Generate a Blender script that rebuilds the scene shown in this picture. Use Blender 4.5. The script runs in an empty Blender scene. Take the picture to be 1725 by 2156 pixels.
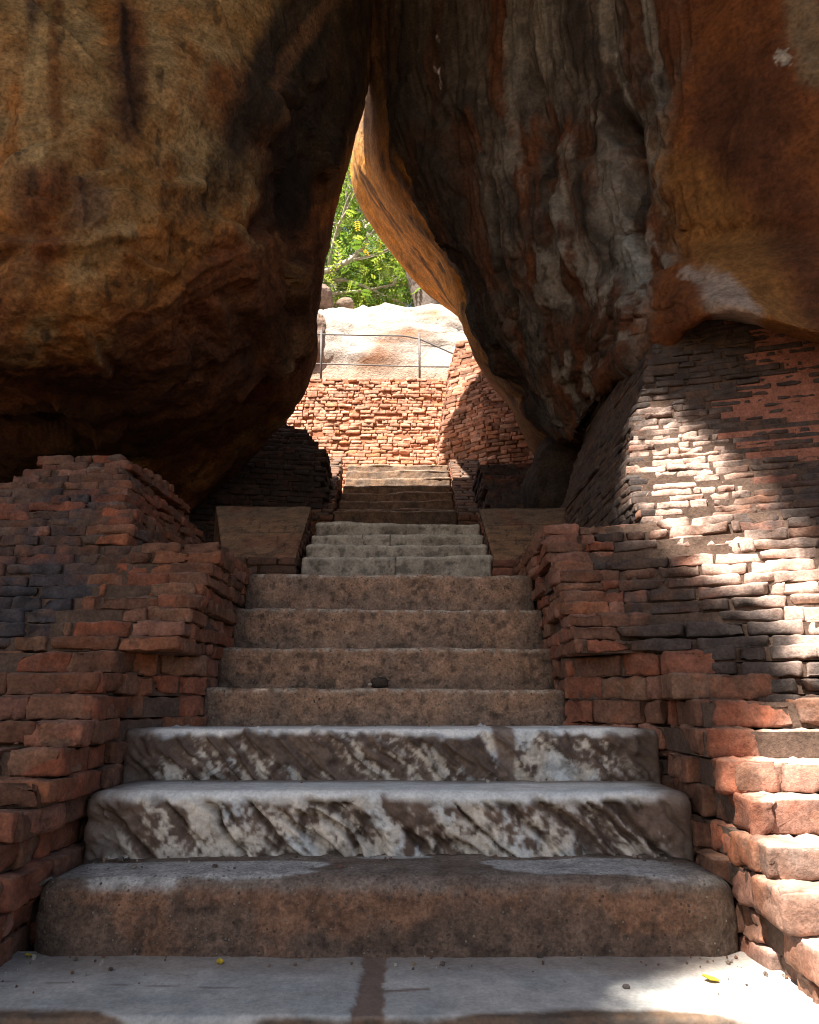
import bpy, math, random
import numpy as np
from mathutils import Vector, Matrix
from mathutils.geometry import tessellate_polygon

# ------------------------------------------------------------------ camera, world, sun, exposure
C = bpy.context.scene.collection
SC = bpy.context.scene
EZ = 1.65                       # eye height above the ground under the camera
PITCH = math.radians(14.12)
FPX = 1558.0                    # focal length in units of a 1725 x 2156 picture
CP, SP = math.cos(PITCH), math.sin(PITCH)
cam = bpy.data.cameras.new('camera')
camo = bpy.data.objects.new('camera', cam)
C.objects.link(camo)
camo.location = (0, 0, EZ)
camo.rotation_euler = (math.radians(90) + PITCH, 0, 0)
cam.sensor_fit = 'VERTICAL'
cam.sensor_height = 36.0
cam.lens = 36.0 * FPX / 2156.0
cam.clip_start = 0.05
cam.clip_end = 3000
SC.camera = camo

SUN_EL = math.radians(58)
SUN_AZ = math.radians(38)       # behind the camera, to the left
SDIR = Vector((-math.sin(SUN_AZ) * math.cos(SUN_EL), -math.cos(SUN_AZ) * math.cos(SUN_EL), math.sin(SUN_EL)))
W = bpy.data.worlds.new('World')
SC.world = W
W.use_nodes = True
wn = W.node_tree.nodes
sky = wn.new('ShaderNodeTexSky')
sky.sky_type = 'NISHITA'
sky.sun_disc = False
sky.sun_elevation = SUN_EL
sky.sun_rotation = math.pi + SUN_AZ
sky.dust_density = 4.0
sky.ozone_density = 0.6
W.node_tree.links.new(sky.outputs[0], wn['Background'].inputs[0])
wn['Background'].inputs[1].default_value = 0.058
sl = bpy.data.lights.new('sun', 'SUN')
sl.energy = 5.0
sl.angle = math.radians(0.5)
sl.color = (1.0, 0.94, 0.86)
slo = bpy.data.objects.new('sun', sl)
C.objects.link(slo)
slo.rotation_euler = (-SDIR).to_track_quat('-Z', 'Y').to_euler()
SC.view_settings.view_transform = 'Standard'
SC.view_settings.look = 'None'
SC.view_settings.gamma = 1
SC.view_settings.exposure = 1.95
SC.cycles.use_denoising = True
SC.cycles.filter_width = 1.1
SC.cycles.max_bounces = 8
SC.cycles.diffuse_bounces = 6
SC.cycles.transparent_max_bounces = 4
SC.cycles.caustics_reflective = False
SC.cycles.caustics_refractive = False

rng = np.random.default_rng(7)
R_ = random.Random(5)

# ------------------------------------------------------------------ helpers
Z = lambda r: r + EZ     # heights below are measured from the eye
def at(u, v, Y):
    """world point at distance Y for a point measured on a 1725 x 2156 print of the photo"""
    xn = (u - 862.5) / FPX
    yn = (1078 - v) / FPX
    yf = CP - yn * SP
    zf = SP + yn * CP
    return np.array((xn * Y / yf, Y, EZ + zf * Y / yf))

def project(P):
    P = np.asarray(P, float)
    x, y, z = P[:, 0], P[:, 1], P[:, 2] - EZ
    d = np.maximum(y * CP + z * SP, 0.05)
    h = -y * SP + z * CP
    return 862.5 + FPX * x / d, 1078 - FPX * h / d

def _hash(ix, iy, iz, seed):
    with np.errstate(over='ignore'):
        h = (ix.astype(np.uint32) * np.uint32(374761393) + iy.astype(np.uint32) * np.uint32(668265263)
             + iz.astype(np.uint32) * np.uint32(2147483647) + np.uint32((seed * 974711 + 12345) & 0xffffffff))
        h = (h ^ (h >> np.uint32(13))) * np.uint32(1274126177)
        h = (h ^ (h >> np.uint32(15))) * np.uint32(2246822519)
        h = h ^ (h >> np.uint32(16))
    return h.astype(np.float64) / 4294967295.0 * 2 - 1

def vnoise(P, seed=0):
    P = np.asarray(P, float)
    f = np.floor(P)
    i = f.astype(np.int64)
    t = P - f
    t = t * t * t * (t * (t * 6 - 15) + 10)
    x, y, z = i[:, 0], i[:, 1], i[:, 2]
    tx, ty, tz = t[:, 0], t[:, 1], t[:, 2]
    r = 0
    for dx in (0, 1):
        wx = tx if dx else 1 - tx
        for dy in (0, 1):
            wy = ty if dy else 1 - ty
            for dz in (0, 1):
                wz = tz if dz else 1 - tz
                r = r + wx * wy * wz * _hash(x + dx, y + dy, z + dz, seed)
    return r

def fbm(P, octs=4, seed=0, gain=0.5, lac=2.03):
    P = np.asarray(P, float)
    a, s, r = 1.0, 0.0, 0
    for o in range(octs):
        r = r + a * vnoise(P * (lac ** o) + o * 17.3, seed + o)
        s += a
        a *= gain
    return r / s

def sstep(a, b, x):
    t = np.clip((x - a) / (b - a), 0, 1)
    return t * t * (3 - 2 * t)

def lerp(a, b, t):
    a = np.asarray(a, float)
    b = np.asarray(b, float)
    if np.ndim(t) == 1:
        t = t[:, None]
    return a + (b - a) * t

def build(name, V, F, mat, col=None, parent=None, smooth=True, nsm=None):
    """V (n,3), F list of int arrays (k,3) or (k,4): ONE mesh object"""
    me = bpy.data.meshes.new(name)
    V = np.asarray(V, float)
    if parent is not None:
        V = V - np.array(parent.location)      # a part's mesh is local to its thing
    me.vertices.add(len(V))
    me.vertices.foreach_set('co', V.ravel())
    if not isinstance(F, list):
        F = [F]
    F = [np.asarray(f) for f in F if len(f)]
    idx = np.concatenate([f.ravel() for f in F]).astype(np.int32)
    tot = np.concatenate([np.full(len(f), f.shape[1]) for f in F]).astype(np.int32)
    st = np.concatenate(([0], np.cumsum(tot)[:-1])).astype(np.int32)
    me.loops.add(len(idx))
    me.loops.foreach_set('vertex_index', idx)
    me.polygons.add(len(tot))
    me.polygons.foreach_set('loop_start', st)
    me.polygons.foreach_set('use_smooth', np.arange(len(tot)) < nsm if nsm is not None else np.full(len(tot), smooth, bool))
    me.update(calc_edges=True)
    if col is not None:
        ca = me.color_attributes.new('Col', 'FLOAT_COLOR', 'POINT')
        c4 = np.ones((len(V), 4), np.float32)
        c4[:, :3] = np.clip(col, 0, 1)
        ca.data.foreach_set('color', c4.ravel())
    me.materials.append(mat)
    o = bpy.data.objects.new(name, me)
    C.objects.link(o)
    if parent is not None:
        o.parent = parent
    return o

def tag(o, label, cat, group=None):
    o['label'] = label
    o['category'] = cat
    if group:
        o['group'] = group
    return o

def kind(o, k):
    o['kind'] = k
    return o

def empty(name, loc, label, cat, group=None):
    o = bpy.data.objects.new(name, None)
    o.location = loc
    o.empty_display_size = 0.1
    C.objects.link(o)
    return tag(o, label, cat, group)

def grid_faces(nr, nc, wrap=False, off=0):
    r = np.arange(nr - 1)[:, None]
    cmax = nc if wrap else nc - 1
    c = np.arange(cmax)[None, :]
    c2 = (c + 1) % nc
    a = r * nc + c
    b = r * nc + c2
    d = (r + 1) * nc + c
    e = (r + 1) * nc + c2
    return np.stack([a, b, e, d], -1).reshape(-1, 4) + off

def vnormals(V, F):
    a, b, c, d = (V[F[:, i]] for i in range(4))
    n = np.cross(c - a, d - b)
    N = np.zeros_like(V)
    for i in range(4):
        np.add.at(N, F[:, i], n)
    return N / np.maximum(np.linalg.norm(N, axis=1, keepdims=True), 1e-9)

# ------------------------------------------------------------------ materials
def mat_base(name):
    m = bpy.data.materials.new(name)
    m.use_nodes = True
    nt = m.node_tree
    return m, nt, nt.nodes['Principled BSDF']

def stone_mat(name, fine=60.0, grain=0.45, bump=0.5, dist=0.012, rough=0.9, speck=0.0, stretch=(1, 1, 1), mid=9.0, spec=0.2):
    """colour comes from the surface's own stains ('Col'), broken up by grain; relief from two noises"""
    m, nt, b = mat_base(name)
    N, L = nt.nodes, nt.links
    at_ = N.new('ShaderNodeAttribute')
    at_.attribute_name = 'Col'
    tc = N.new('ShaderNodeTexCoord')
    mp = N.new('ShaderNodeMapping')
    mp.inputs['Scale'].default_value = stretch
    L.new(tc.outputs['Object'], mp.inputs[0])
    n1 = N.new('ShaderNodeTexNoise')
    n1.inputs['Scale'].default_value = fine
    n1.inputs['Detail'].default_value = 6
    n1.inputs['Roughness'].default_value = 0.7
    n2 = N.new('ShaderNodeTexNoise')
    n2.inputs['Scale'].default_value = mid
    n2.inputs['Detail'].default_value = 8
    n2.inputs['Roughness'].default_value = 0.65
    L.new(mp.outputs[0], n1.inputs['Vector'])
    L.new(mp.outputs[0], n2.inputs['Vector'])
    r1 = N.new('ShaderNodeMapRange')
    r1.inputs[1].default_value = 0.3
    r1.inputs[2].default_value = 0.7
    r1.inputs[3].default_value = 1 - grain
    r1.inputs[4].default_value = 1 + grain
    L.new(n1.outputs[0], r1.inputs[0])
    r2 = N.new('ShaderNodeMapRange')
    r2.inputs[1].default_value = 0.32
    r2.inputs[2].default_value = 0.68
    r2.inputs[3].default_value = 1 - grain * 0.8
    r2.inputs[4].default_value = 1 + grain * 0.8
    L.new(n2.outputs[0], r2.inputs[0])
    mu = N.new('ShaderNodeMath')
    mu.operation = 'MULTIPLY'
    L.new(r1.outputs[0], mu.inputs[0])
    L.new(r2.outputs[0], mu.inputs[1])
    mx = N.new('ShaderNodeVectorMath')
    mx.operation = 'SCALE'
    L.new(at_.outputs['Color'], mx.inputs[0])
    L.new(mu.outputs[0], mx.inputs['Scale'])
    out = mx.outputs[0]
    hsum = N.new('ShaderNodeMath')
    hsum.operation = 'MULTIPLY_ADD'
    hsum.inputs[1].default_value = 2.0
    L.new(n2.outputs[0], hsum.inputs[0])
    L.new(n1.outputs[0], hsum.inputs[2])
    hout = hsum.outputs[0]
    if speck > 0:
        vo = N.new('ShaderNodeTexVoronoi')
        vo.inputs['Scale'].default_value = 85
        vo.inputs['Randomness'].default_value = 1.0
        L.new(tc.outputs['Object'], vo.inputs['Vector'])
        sp = N.new('ShaderNodeSeparateColor')
        L.new(vo.outputs['Color'], sp.inputs[0])
        g1 = N.new('ShaderNodeMath')
        g1.operation = 'LESS_THAN'
        g1.inputs[1].default_value = speck
        L.new(sp.outputs[0], g1.inputs[0])
        g2 = N.new('ShaderNodeMapRange')
        g2.inputs[1].default_value = 0.42
        g2.inputs[2].default_value = 0.30
        L.new(vo.outputs['Distance'], g2.inputs[0])
        g3 = N.new('ShaderNodeMath')
        g3.operation = 'MULTIPLY'
        L.new(g1.outputs[0], g3.inputs[0])
        L.new(g2.outputs[0], g3.inputs[1])
        rp = N.new('ShaderNodeValToRGB')
        rp.color_ramp.elements[0].color = (0.30, 0.25, 0.19, 1)
        rp.color_ramp.elements[1].color = (0.07, 0.05, 0.04, 1)
        L.new(sp.outputs[1], rp.inputs[0])
        mm = N.new('ShaderNodeMixRGB')
        L.new(g3.outputs[0], mm.inputs[0])
        L.new(out, mm.inputs[1])
        L.new(rp.outputs[0], mm.inputs[2])
        out = mm.outputs[0]
        h2 = N.new('ShaderNodeMath')
        h2.operation = 'MULTIPLY_ADD'
        h2.inputs[1].default_value = 0.8
        L.new(g3.outputs[0], h2.inputs[0])
        L.new(hout, h2.inputs[2])
        hout = h2.outputs[0]
    L.new(out, b.inputs['Base Color'])
    b.inputs['Roughness'].default_value = rough
    b.inputs['Specular IOR Level'].default_value = spec
    bp = N.new('ShaderNodeBump')
    bp.inputs['Strength'].default_value = bump
    bp.inputs['Distance'].default_value = dist
    L.new(hout, bp.inputs['Height'])
    L.new(bp.outputs[0], b.inputs['Normal'])
    return m

M_BOULDER = stone_mat('boulder_rock', fine=30, grain=0.55, bump=0.9, dist=0.035, mid=5.0)
M_STREAK = stone_mat('streaked_rock', fine=26, grain=0.42, bump=0.8, dist=0.035, mid=5.0)
M_PALE = stone_mat('pale_rock', fine=22, grain=0.25, bump=0.8, dist=0.05, mid=4.0)
M_BRICK = stone_mat('old_brick', fine=70, grain=0.38, bump=0.6, dist=0.008, mid=14)
M_BRICKFAR = stone_mat('far_brick', fine=40, grain=0.3, bump=0.5, dist=0.012, mid=9)
M_MARBLE = stone_mat('worn_marble', fine=80, grain=0.22, bump=0.45, dist=0.005, mid=13, rough=0.75, spec=0.3)
M_GRIT = stone_mat('gritty_concrete', fine=85, grain=0.5, bump=1.0, dist=0.009, mid=16, speck=0.10)
M_STONE = stone_mat('grey_stone', fine=50, grain=0.4, bump=0.6, dist=0.01, mid=9)
M_GROUND = stone_mat('earth', fine=14, grain=0.4, bump=0.6, dist=0.04, mid=2)

def plain_mat(name, color, rough=0.8, metal=0.0, var=0.25, scale=20):
    m, nt, b = mat_base(name)
    N, L = nt.nodes, nt.links
    tc = N.new('ShaderNodeTexCoord')
    n = N.new('ShaderNodeTexNoise')
    n.inputs['Scale'].default_value = scale
    n.inputs['Detail'].default_value = 5
    L.new(tc.outputs['Object'], n.inputs['Vector'])
    rp = N.new('ShaderNodeValToRGB')
    rp.color_ramp.elements[0].position = 0.3
    rp.color_ramp.elements[1].position = 0.7
    rp.color_ramp.elements[0].color = tuple(c * (1 - var) for c in color) + (1,)
    rp.color_ramp.elements[1].color = tuple(min(1, c * (1 + var)) for c in color) + (1,)
    L.new(n.outputs[0], rp.inputs[0])
    L.new(rp.outputs[0], b.inputs['Base Color'])
    b.inputs['Roughness'].default_value = rough
    b.inputs['Metallic'].default_value = metal
    return m

def leaf_mat(name, trans=0.45):
    m, nt, b = mat_base(name)
    N, L = nt.nodes, nt.links
    a = N.new('ShaderNodeAttribute')
    a.attribute_name = 'Col'
    L.new(a.outputs['Color'], b.inputs['Base Color'])
    b.inputs['Roughness'].default_value = 0.55
    t = N.new('ShaderNodeBsdfTranslucent')
    hs = N.new('ShaderNodeHueSaturation')
    hs.inputs['Hue'].default_value = 0.485
    hs.inputs['Value'].default_value = 2.0
    L.new(a.outputs['Color'], hs.inputs['Color'])
    L.new(hs.outputs[0], t.inputs['Color'])
    mx = N.new('ShaderNodeMixShader')
    mx.inputs[0].default_value = trans
    L.new(b.outputs[0], mx.inputs[1])
    L.new(t.outputs[0], mx.inputs[2])
    L.new(mx.outputs[0], N['Material Output'].inputs['Surface'])
    return m

M_LEAF = leaf_mat('leaves')
M_SHADE = leaf_mat('shade_leaves', 0.12)
M_BARK = plain_mat('pale_bark', (0.42, 0.37, 0.31), 0.9, 0, 0.35, 12)
M_DBARK = plain_mat('dark_bark', (0.10, 0.075, 0.06), 0.95, 0, 0.5, 18)
M_IRON = plain_mat('galvanised_iron', (0.11, 0.10, 0.095), 0.6, 0.3, 0.25, 30)
M_YELLOW = plain_mat('yellow_leaf', (0.55, 0.38, 0.03), 0.6, 0, 0.3, 60)

# ------------------------------------------------------------------ terrain, one sheet to the horizon
def terrain():
    ys = np.concatenate([np.linspace(-300, -30, 10), np.linspace(-25, 25, 101), np.linspace(28, 80, 14), np.linspace(120, 900, 8)])
    xs = np.concatenate([np.linspace(-900, -80, 8), np.linspace(-60, -14, 12), np.linspace(-12, 12, 49), np.linspace(14, 60, 12), np.linspace(80, 900, 8)])
    prof_y = [-300, -30, -6, 0, 1.9, 3.3, 4.6, 6.0, 7.0, 9.9, 12, 14.3, 14.9, 17, 21, 30, 60, 120, 900]
    prof_z = [-9, -6, -2.2, -1.8, -1.6, -0.9, 0.2, 0.85, 1.25, 2.0, 3.3, 3.7, 6.1, 6.6, 8.6, 12.5, 24, 36, 40]
    X, Y = np.meshgrid(xs, ys)
    Z = np.interp(Y, prof_y, prof_z) + EZ
    P = np.stack([X.ravel(), Y.ravel(), Z.ravel()], 1)
    P[:, 2] += 0.05 * fbm(P * 0.7, 3, 3) - 0.02
    n = fbm(P * 1.3, 3, 9)
    col = lerp((0.16, 0.095, 0.055), (0.10, 0.08, 0.05), sstep(-0.3, 0.3, n))
    kind(build('ground', P, grid_faces(len(ys), len(xs)), M_GROUND, col), 'structure')
terrain()

# ------------------------------------------------------------------ lofted boulders
def catmull(P, counts, closed):
    """P (n, ...) control points; counts[i] samples on segment i"""
    n = len(P)
    out = []
    segs = n if closed else n - 1
    for i in range(segs):
        if closed:
            p0, p1, p2, p3 = P[(i - 1) % n], P[i], P[(i + 1) % n], P[(i + 2) % n]
        else:
            p0, p1, p2, p3 = P[max(i - 1, 0)], P[i], P[i + 1], P[min(i + 2, n - 1)]
        for k in range(counts[i]):
            t = k / counts[i]
            out.append(0.5 * (2 * p1 + (p2 - p0) * t + (2 * p0 - 5 * p1 + 4 * p2 - p3) * t * t + (3 * p1 - p0 - 3 * p2 + p3) * t ** 3))
    if not closed:
        out.append(P[-1])
    return np.array(out)

def loft(ctrl, rc, cc):
    """ctrl (R, C, 3); rows open, columns closed.  returns V, F, param grids"""
    A = catmull(np.asarray(ctrl, float), rc, False)          # (nr, C, 3)
    B = catmull(A.transpose(1, 0, 2), cc, True).transpose(1, 0, 2)   # (nr, nc, 3)
    nr, nc = B.shape[:2]
    V = B.reshape(-1, 3)
    F = grid_faces(nr, nc, True)
    # caps
    top, bot = B[0].mean(0), B[-1].mean(0)
    V = np.concatenate([V, [top, bot]])
    c = np.arange(nc)
    c2 = (c + 1) % nc
    capt = np.stack([np.full(nc, len(V) - 2), c2, c], 1)
    o = (nr - 1) * nc
    capb = np.stack([np.full(nc, len(V) - 1), o + c, o + c2], 1)
    # fractional control indices of every vertex
    rr = np.concatenate([i + np.arange(k) / k for i, k in enumerate(rc)] + [[len(rc)]])
    ss = np.concatenate([i + np.arange(k) / k for i, k in enumerate(cc)])
    RR, SS = np.meshgrid(rr, ss, indexing='ij')
    RR = np.append(RR.ravel(), [0, len(rc)])
    SS = np.append(SS.ravel(), [0, 0])
    return V, F, [capt, capb], RR, SS

def polydist(u, v, pts):
    """distance to a polyline in print units, and the signed side of the nearest piece"""
    best = np.full(len(u), 1e9)
    side = np.zeros(len(u))
    for (x0, y0), (x1, y1) in zip(pts[:-1], pts[1:]):
        dx, dy = x1 - x0, y1 - y0
        t = np.clip(((u - x0) * dx + (v - y0) * dy) / (dx * dx + dy * dy), 0, 1)
        d = np.hypot(u - x0 - t * dx, v - y0 - t * dy)
        s = np.sign((u - x0) * dy - (v - y0) * dx)
        m = d < best
        best = np.where(m, d, best)
        side = np.where(m, s, side)
    return best, side

def blob(u, v, cu, cv, ru, rv, ang=0, nz=0, soft=0.35):
    a = math.radians(ang)
    x = (u - cu) * math.cos(a) + (v - cv) * math.sin(a)
    y = -(u - cu) * math.sin(a) + (v - cv) * math.cos(a)
    d = np.hypot(x / ru, y / rv) + nz
    return 1 - sstep(1 - soft, 1 + soft, d)

def facets(P, lo, hi, n, slope, seed, scale=(1, 1, 1), warp=0.25):
    """broken rock: every cell is a plane of its own slope, so cells meet in sharp arrises and small steps"""
    r = np.random.default_rng(seed)
    S = np.array(scale, float)
    c = (np.array(lo) + (np.array(hi) - np.array(lo)) * r.random((n, 3))) * S
    g = r.normal(size=(n, 3)) * slope
    o = r.normal(size=n) * slope * 0.22
    Q = P * S + warp * np.stack([fbm(P * 1.4 + 40 * k, 3, seed + k) for k in range(3)], 1)
    b1, b2 = np.full(len(P), 1e9), np.full(len(P), 1e9)
    v1, v2 = np.zeros(len(P)), np.zeros(len(P))
    for i in range(n):
        q = Q - c[i]
        d = (q ** 2).sum(1)
        val = q @ g[i] + o[i]
        m = d < b1
        k = ~m & (d < b2)
        v2 = np.where(m, v1, np.where(k, val, v2))
        b2 = np.where(m, b1, np.where(k, d, b2))
        v1 = np.where(m, val, v1)
        b1 = np.where(m, d, b1)
    t = sstep(0, 0.075, np.sqrt(b2) - np.sqrt(b1))
    return v1 * (0.5 + 0.5 * t) + v2 * (0.5 - 0.5 * t), None

def left_boulder():
    rows_spec = [
        (-430, [(-1100, 6.2), (-500, 5.7), (0, 5.6), (350, 5.7), (620, 6.0), (800, 6.3)]),
        (-260, [(-1100, 5.4), (-500, 4.9), (0, 4.85), (350, 5.2), (620, 6.1), (800, 6.9)]),
        (0, [(-900, 5.0), (-450, 4.6), (0, 4.65), (350, 5.15), (620, 6.3), (796, 8.1)]),
        (180, [(-900, 4.9), (-450, 4.5), (0, 4.55), (350, 5.0), (610, 6.1), (777, 8.3)]),
        (290, [(-900, 4.9), (-450, 4.5), (0, 4.5), (330, 4.95), (590, 6.0), (746, 8.35)]),
        (400, [(-900, 4.9), (-450, 4.5), (0, 4.5), (310, 4.9), (565, 6.0), (716, 8.4)]),
        (520, [(-900, 5.0), (-450, 4.6), (0, 4.55), (300, 5.0), (550, 6.05), (690, 8.4)]),
        (650, [(-900, 5.2), (-450, 4.8), (0, 4.7), (300, 5.2), (540, 6.3), (671, 8.4)]),
        (770, [(-900, 5.5), (-450, 5.1), (0, 5.0), (295, 5.6), (535, 6.8), (658, 8.4)]),
        (840, [(-900, 5.9), (-450, 5.6), (0, 5.5), (285, 6.1), (500, 7.2), (628, 8.4)]),
        (892, [(-900, 6.5), (-450, 6.2), (0, 6.2), (270, 6.8), (440, 7.8), (588, 8.6)]),
        (955, [(-900, 7.3), (-450, 7.2), (0, 7.2), (250, 7.7), (410, 8.4), (540, 9.0)]),
        (1015, [(-900, 8.3), (-450, 8.3), (0, 8.3), (230, 8.5), (380, 9.0), (480, 9.3)]),
        (1055, [(-900, 9.2), (-450, 9.2), (0, 9.2), (200, 9.3), (340, 9.4), (420, 9.5)]),
    ]
    ctrl = []
    for v, pts in rows_spec:
        row = [at(u, v, Y) for u, Y in pts]
        e = row[-1]
        z = e[2]
        back = max(10.9 - (z - EZ - 3.5) * 0.52, 6.4) if z - EZ > 4.5 else 10.3
        row.append(np.array((e[0] - 0.45, min(e[1] + 0.45, max(back, e[1] + 0.2)), z)))
        row.append(np.array((-3.2, max(back - 0.4, e[1] + 0.3), z)))
        row.append(np.array((-9.0, max(back - 0.6, 7.0), z)))
        ctrl.append(row)
    rc = [24, 40, 44, 30, 30, 34, 36, 34, 28, 22, 20, 16, 12]
    cc = [26, 40, 95, 90, 80, 22, 12, 12, 12]
    V, F, caps, RR, SS = loft(ctrl, rc, cc)
    N = vnormals(V, F)
    u, v = project(V)
    front = (SS < 4.6)
    # relief
    h = 0.10 * fbm(V * 0.9, 4, 21) + 0.022 * fbm(V * np.array((3.0, 3.0, 3.0)), 4, 22)
    rid = 1 - np.abs(fbm(V * np.array((2.2, 2.2, 3.6)) + 3, 4, 23))
    h += 0.022 * (sstep(0.75, 1.0, rid) - 0.4)
    h += 0.016 * fbm(V * 10, 4, 24) + 0.006 * fbm(V * 30, 3, 25)
    fc, fi = facets(V, (-5, 4, Z(0.5)), (0.5, 9, Z(9)), 70, 0.075, 5)
    f2, fj = facets(V, (-5, 4, Z(0.5)), (0.5, 9, Z(9)), 420, 0.06, 6, (1, 1, 1.5), 0.15)
    fb, fk = facets(V, (-5, 4, Z(0.5)), (0.5, 9, Z(9)), 26, 0.15, 8, (1, 1, 1), 0.3)
    fe = 1 - np.exp(-((SS - 5.0) / 0.5) ** 2)
    h += np.where(front, 0.8 * fb * fe * sstep(250, 480, v + 0.25 * u), 0)
    h += np.where(front, fc * 0.95 + f2 * 0.45 * sstep(-0.1, 0.3, fbm(V * 0.8, 2, 26)), 0)
    # the slab edge that runs down from the top centre: lower part stands proud
    wob = 9 * fbm(V * 2.5, 3, 30)
    d, s = polydist(u + wob, v + wob, [(455, 40), (470, 95), (500, 140), (545, 180), (592, 212), (620, 260), (655, 292), (690, 350), (720, 420)])
    inr = front & (v > -300)
    fade = sstep(-60, 60, v) * (1 - sstep(215, 300, v))
    h += np.where(inr, fade * 0.16 * (sstep(0, 14, d) * np.where(s < 0, -1, 0) * np.exp(-d / 150)), 0)
    # ledges and cracks
    for pts, depth, wd in (
            ([(-20, 520), (60, 515), (120, 528), (170, 522), (215, 505), (260, 500)], 0.07, 16),
            ([(165, 398), (200, 385), (250, 375), (300, 392), (360, 402), (430, 385)], 0.06, 14),
            ([(165, 398), (168, 440), (172, 490), (205, 470)], 0.05, 9),
            ([(255, 540), (300, 568), (350, 580), (372, 560)], 0.06, 12),
            ([(470, 650), (482, 690), (490, 740), (470, 760)], 0.09, 16),
            ([(440, 30), (452, 80), (470, 105)], 0.05, 7),
            ([(250, 10), (255, 120), (262, 210), (275, 260)], 0.045, 9),
            ([(640, 390), (630, 450), (650, 500)], 0.035, 18),
            ([(175, 700), (205, 750), (235, 800)], 0.06, 12),
            ([(330, 640), (400, 590), (470, 545)], 0.05, 12),
            ([(500, 830), (560, 800), (610, 770)], 0.05, 12)):
        d, s = polydist(u + wob, v + wob * 0.7, pts)
        h -= np.where(front, depth * np.exp(-(d / wd) ** 2) - 0.35 * depth * np.exp(-((d - wd * 1.6) / wd) ** 2) * (s > 0), 0)
    # diagonal ribs in the lower right
    k = (u * 0.55 + v * 0.83) / 30
    rib = fbm(np.stack([k, (u * 0.83 - v * 0.55) / 260, np.zeros_like(k)], 1), 3, 31)
    h += np.where(front, 0.05 * rib * blob(u, v, 520, 720, 260, 330), 0)
    edge = np.exp(-((SS - 5.0) / 0.25) ** 2)
    V = V + N * (h * (1 - 0.55 * edge))[:, None]
    # colours: stains that belong to the rock
    n1 = fbm(V * 0.9, 4, 41)
    n2 = fbm(V * np.array((3, 3, 1.0)), 4, 42)
    n3 = fbm(V * 5, 4, 43)
    och = np.array((0.340, 0.190, 0.070))
    tan = np.array((0.385, 0.265, 0.125))
    org = np.array((0.350, 0.138, 0.034))
    red = np.array((0.165, 0.058, 0.026))
    drk = np.array((0.042, 0.028, 0.018))
    col = lerp(och, tan, sstep(-0.25, 0.3, n1 + 0.4 * n3))
    w = sstep(0.0, 0.35, n2 * 0.7 + n1 * 0.5 + 0.35 * (sstep(250, 700, v + 0.35 * u) - 0.35))
    col = lerp(col, org, w * 0.8)
    w = sstep(-0.15, 0.25, fbm(V * np.array((1.6, 1.6, 1.2)) + 9, 4, 44) + 0.5 * (sstep(420, 820, v + 0.3 * u) - 0.45))
    col = lerp(col, red, w * 0.85)
    # broad slanting bands of rust and soot across the lower face
    bd = fbm(np.stack([(u * 0.50 + v * 0.87) / 95, (u * 0.87 - v * 0.50) / 420, 0 * u], 1), 4, 48)
    lowf = sstep(330, 620, v + 0.3 * u)
    col = lerp(col, (0.075, 0.034, 0.020), 0.75 * lowf * sstep(0.05, 0.35, bd))
    col = lerp(col, (0.36, 0.165, 0.050), 0.55 * lowf * sstep(0.10, 0.35, -bd))
    nz = 0.45 * n3 + 0.3 * n2
    col = lerp(col, (0.10, 0.042, 0.024), 0.85 * blob(u, v, 268, 120, 38, 190, 0, nz, 0.5))
    col = lerp(col, (0.035, 0.022, 0.018), 0.8 * blob(u, v, 262, 90, 12, 150, 0, nz, 0.6))
    col = lerp(col, (0.035, 0.022, 0.018), 0.7 * blob(u, v, 285, 235, 22, 55, 0, nz, 0.6))
    col = lerp(col, (0.09, 0.06, 0.045), 0.8 * blob(u, v, 78, 50, 14, 60, 0, nz * 0.6, 0.5))
    col = lerp(col, (0.16, 0.062, 0.022), 0.7 * blob(u, v, 120, 120, 12, 220, 0, nz, 0.6))
    col = lerp(col, (0.20, 0.075, 0.022), 0.75 * blob(u, v, 205, 320, 22, 50, 0, nz, 0.6))
    col = lerp(col, (0.20, 0.068, 0.022), 0.8 * blob(u, v, 500, 230, 110, 60, 35, nz, 0.5))
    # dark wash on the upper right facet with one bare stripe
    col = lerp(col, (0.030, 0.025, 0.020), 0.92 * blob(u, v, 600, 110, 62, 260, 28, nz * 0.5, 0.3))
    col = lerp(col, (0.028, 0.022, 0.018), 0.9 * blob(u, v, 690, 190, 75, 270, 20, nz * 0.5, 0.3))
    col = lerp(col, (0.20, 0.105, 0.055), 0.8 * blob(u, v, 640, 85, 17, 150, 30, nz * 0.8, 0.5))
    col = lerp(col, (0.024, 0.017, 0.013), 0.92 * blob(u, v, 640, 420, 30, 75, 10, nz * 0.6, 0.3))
    col = lerp(col, (0.16, 0.115, 0.085), 0.6 * blob(u, v, 185, 440, 40, 55, 0, nz, 0.5))
    col = lerp(col, (0.24, 0.13, 0.05), 0.6 * blob(u, v, 390, 430, 90, 55, -10, nz, 0.5))
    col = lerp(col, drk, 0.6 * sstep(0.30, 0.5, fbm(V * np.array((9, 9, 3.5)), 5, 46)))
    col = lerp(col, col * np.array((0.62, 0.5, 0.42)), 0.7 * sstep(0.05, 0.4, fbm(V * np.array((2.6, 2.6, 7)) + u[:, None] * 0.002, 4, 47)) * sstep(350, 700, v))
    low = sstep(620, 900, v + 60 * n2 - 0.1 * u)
    col = lerp(col, col * 0.55, low)          # shade under the overhang, put into the rock's colour
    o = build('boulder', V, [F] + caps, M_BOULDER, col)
    tag(o, 'huge ochre and rust stained boulder leaning in from the left of the arch', 'boulder', 'boulders forming the arch')
left_boulder()

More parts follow.
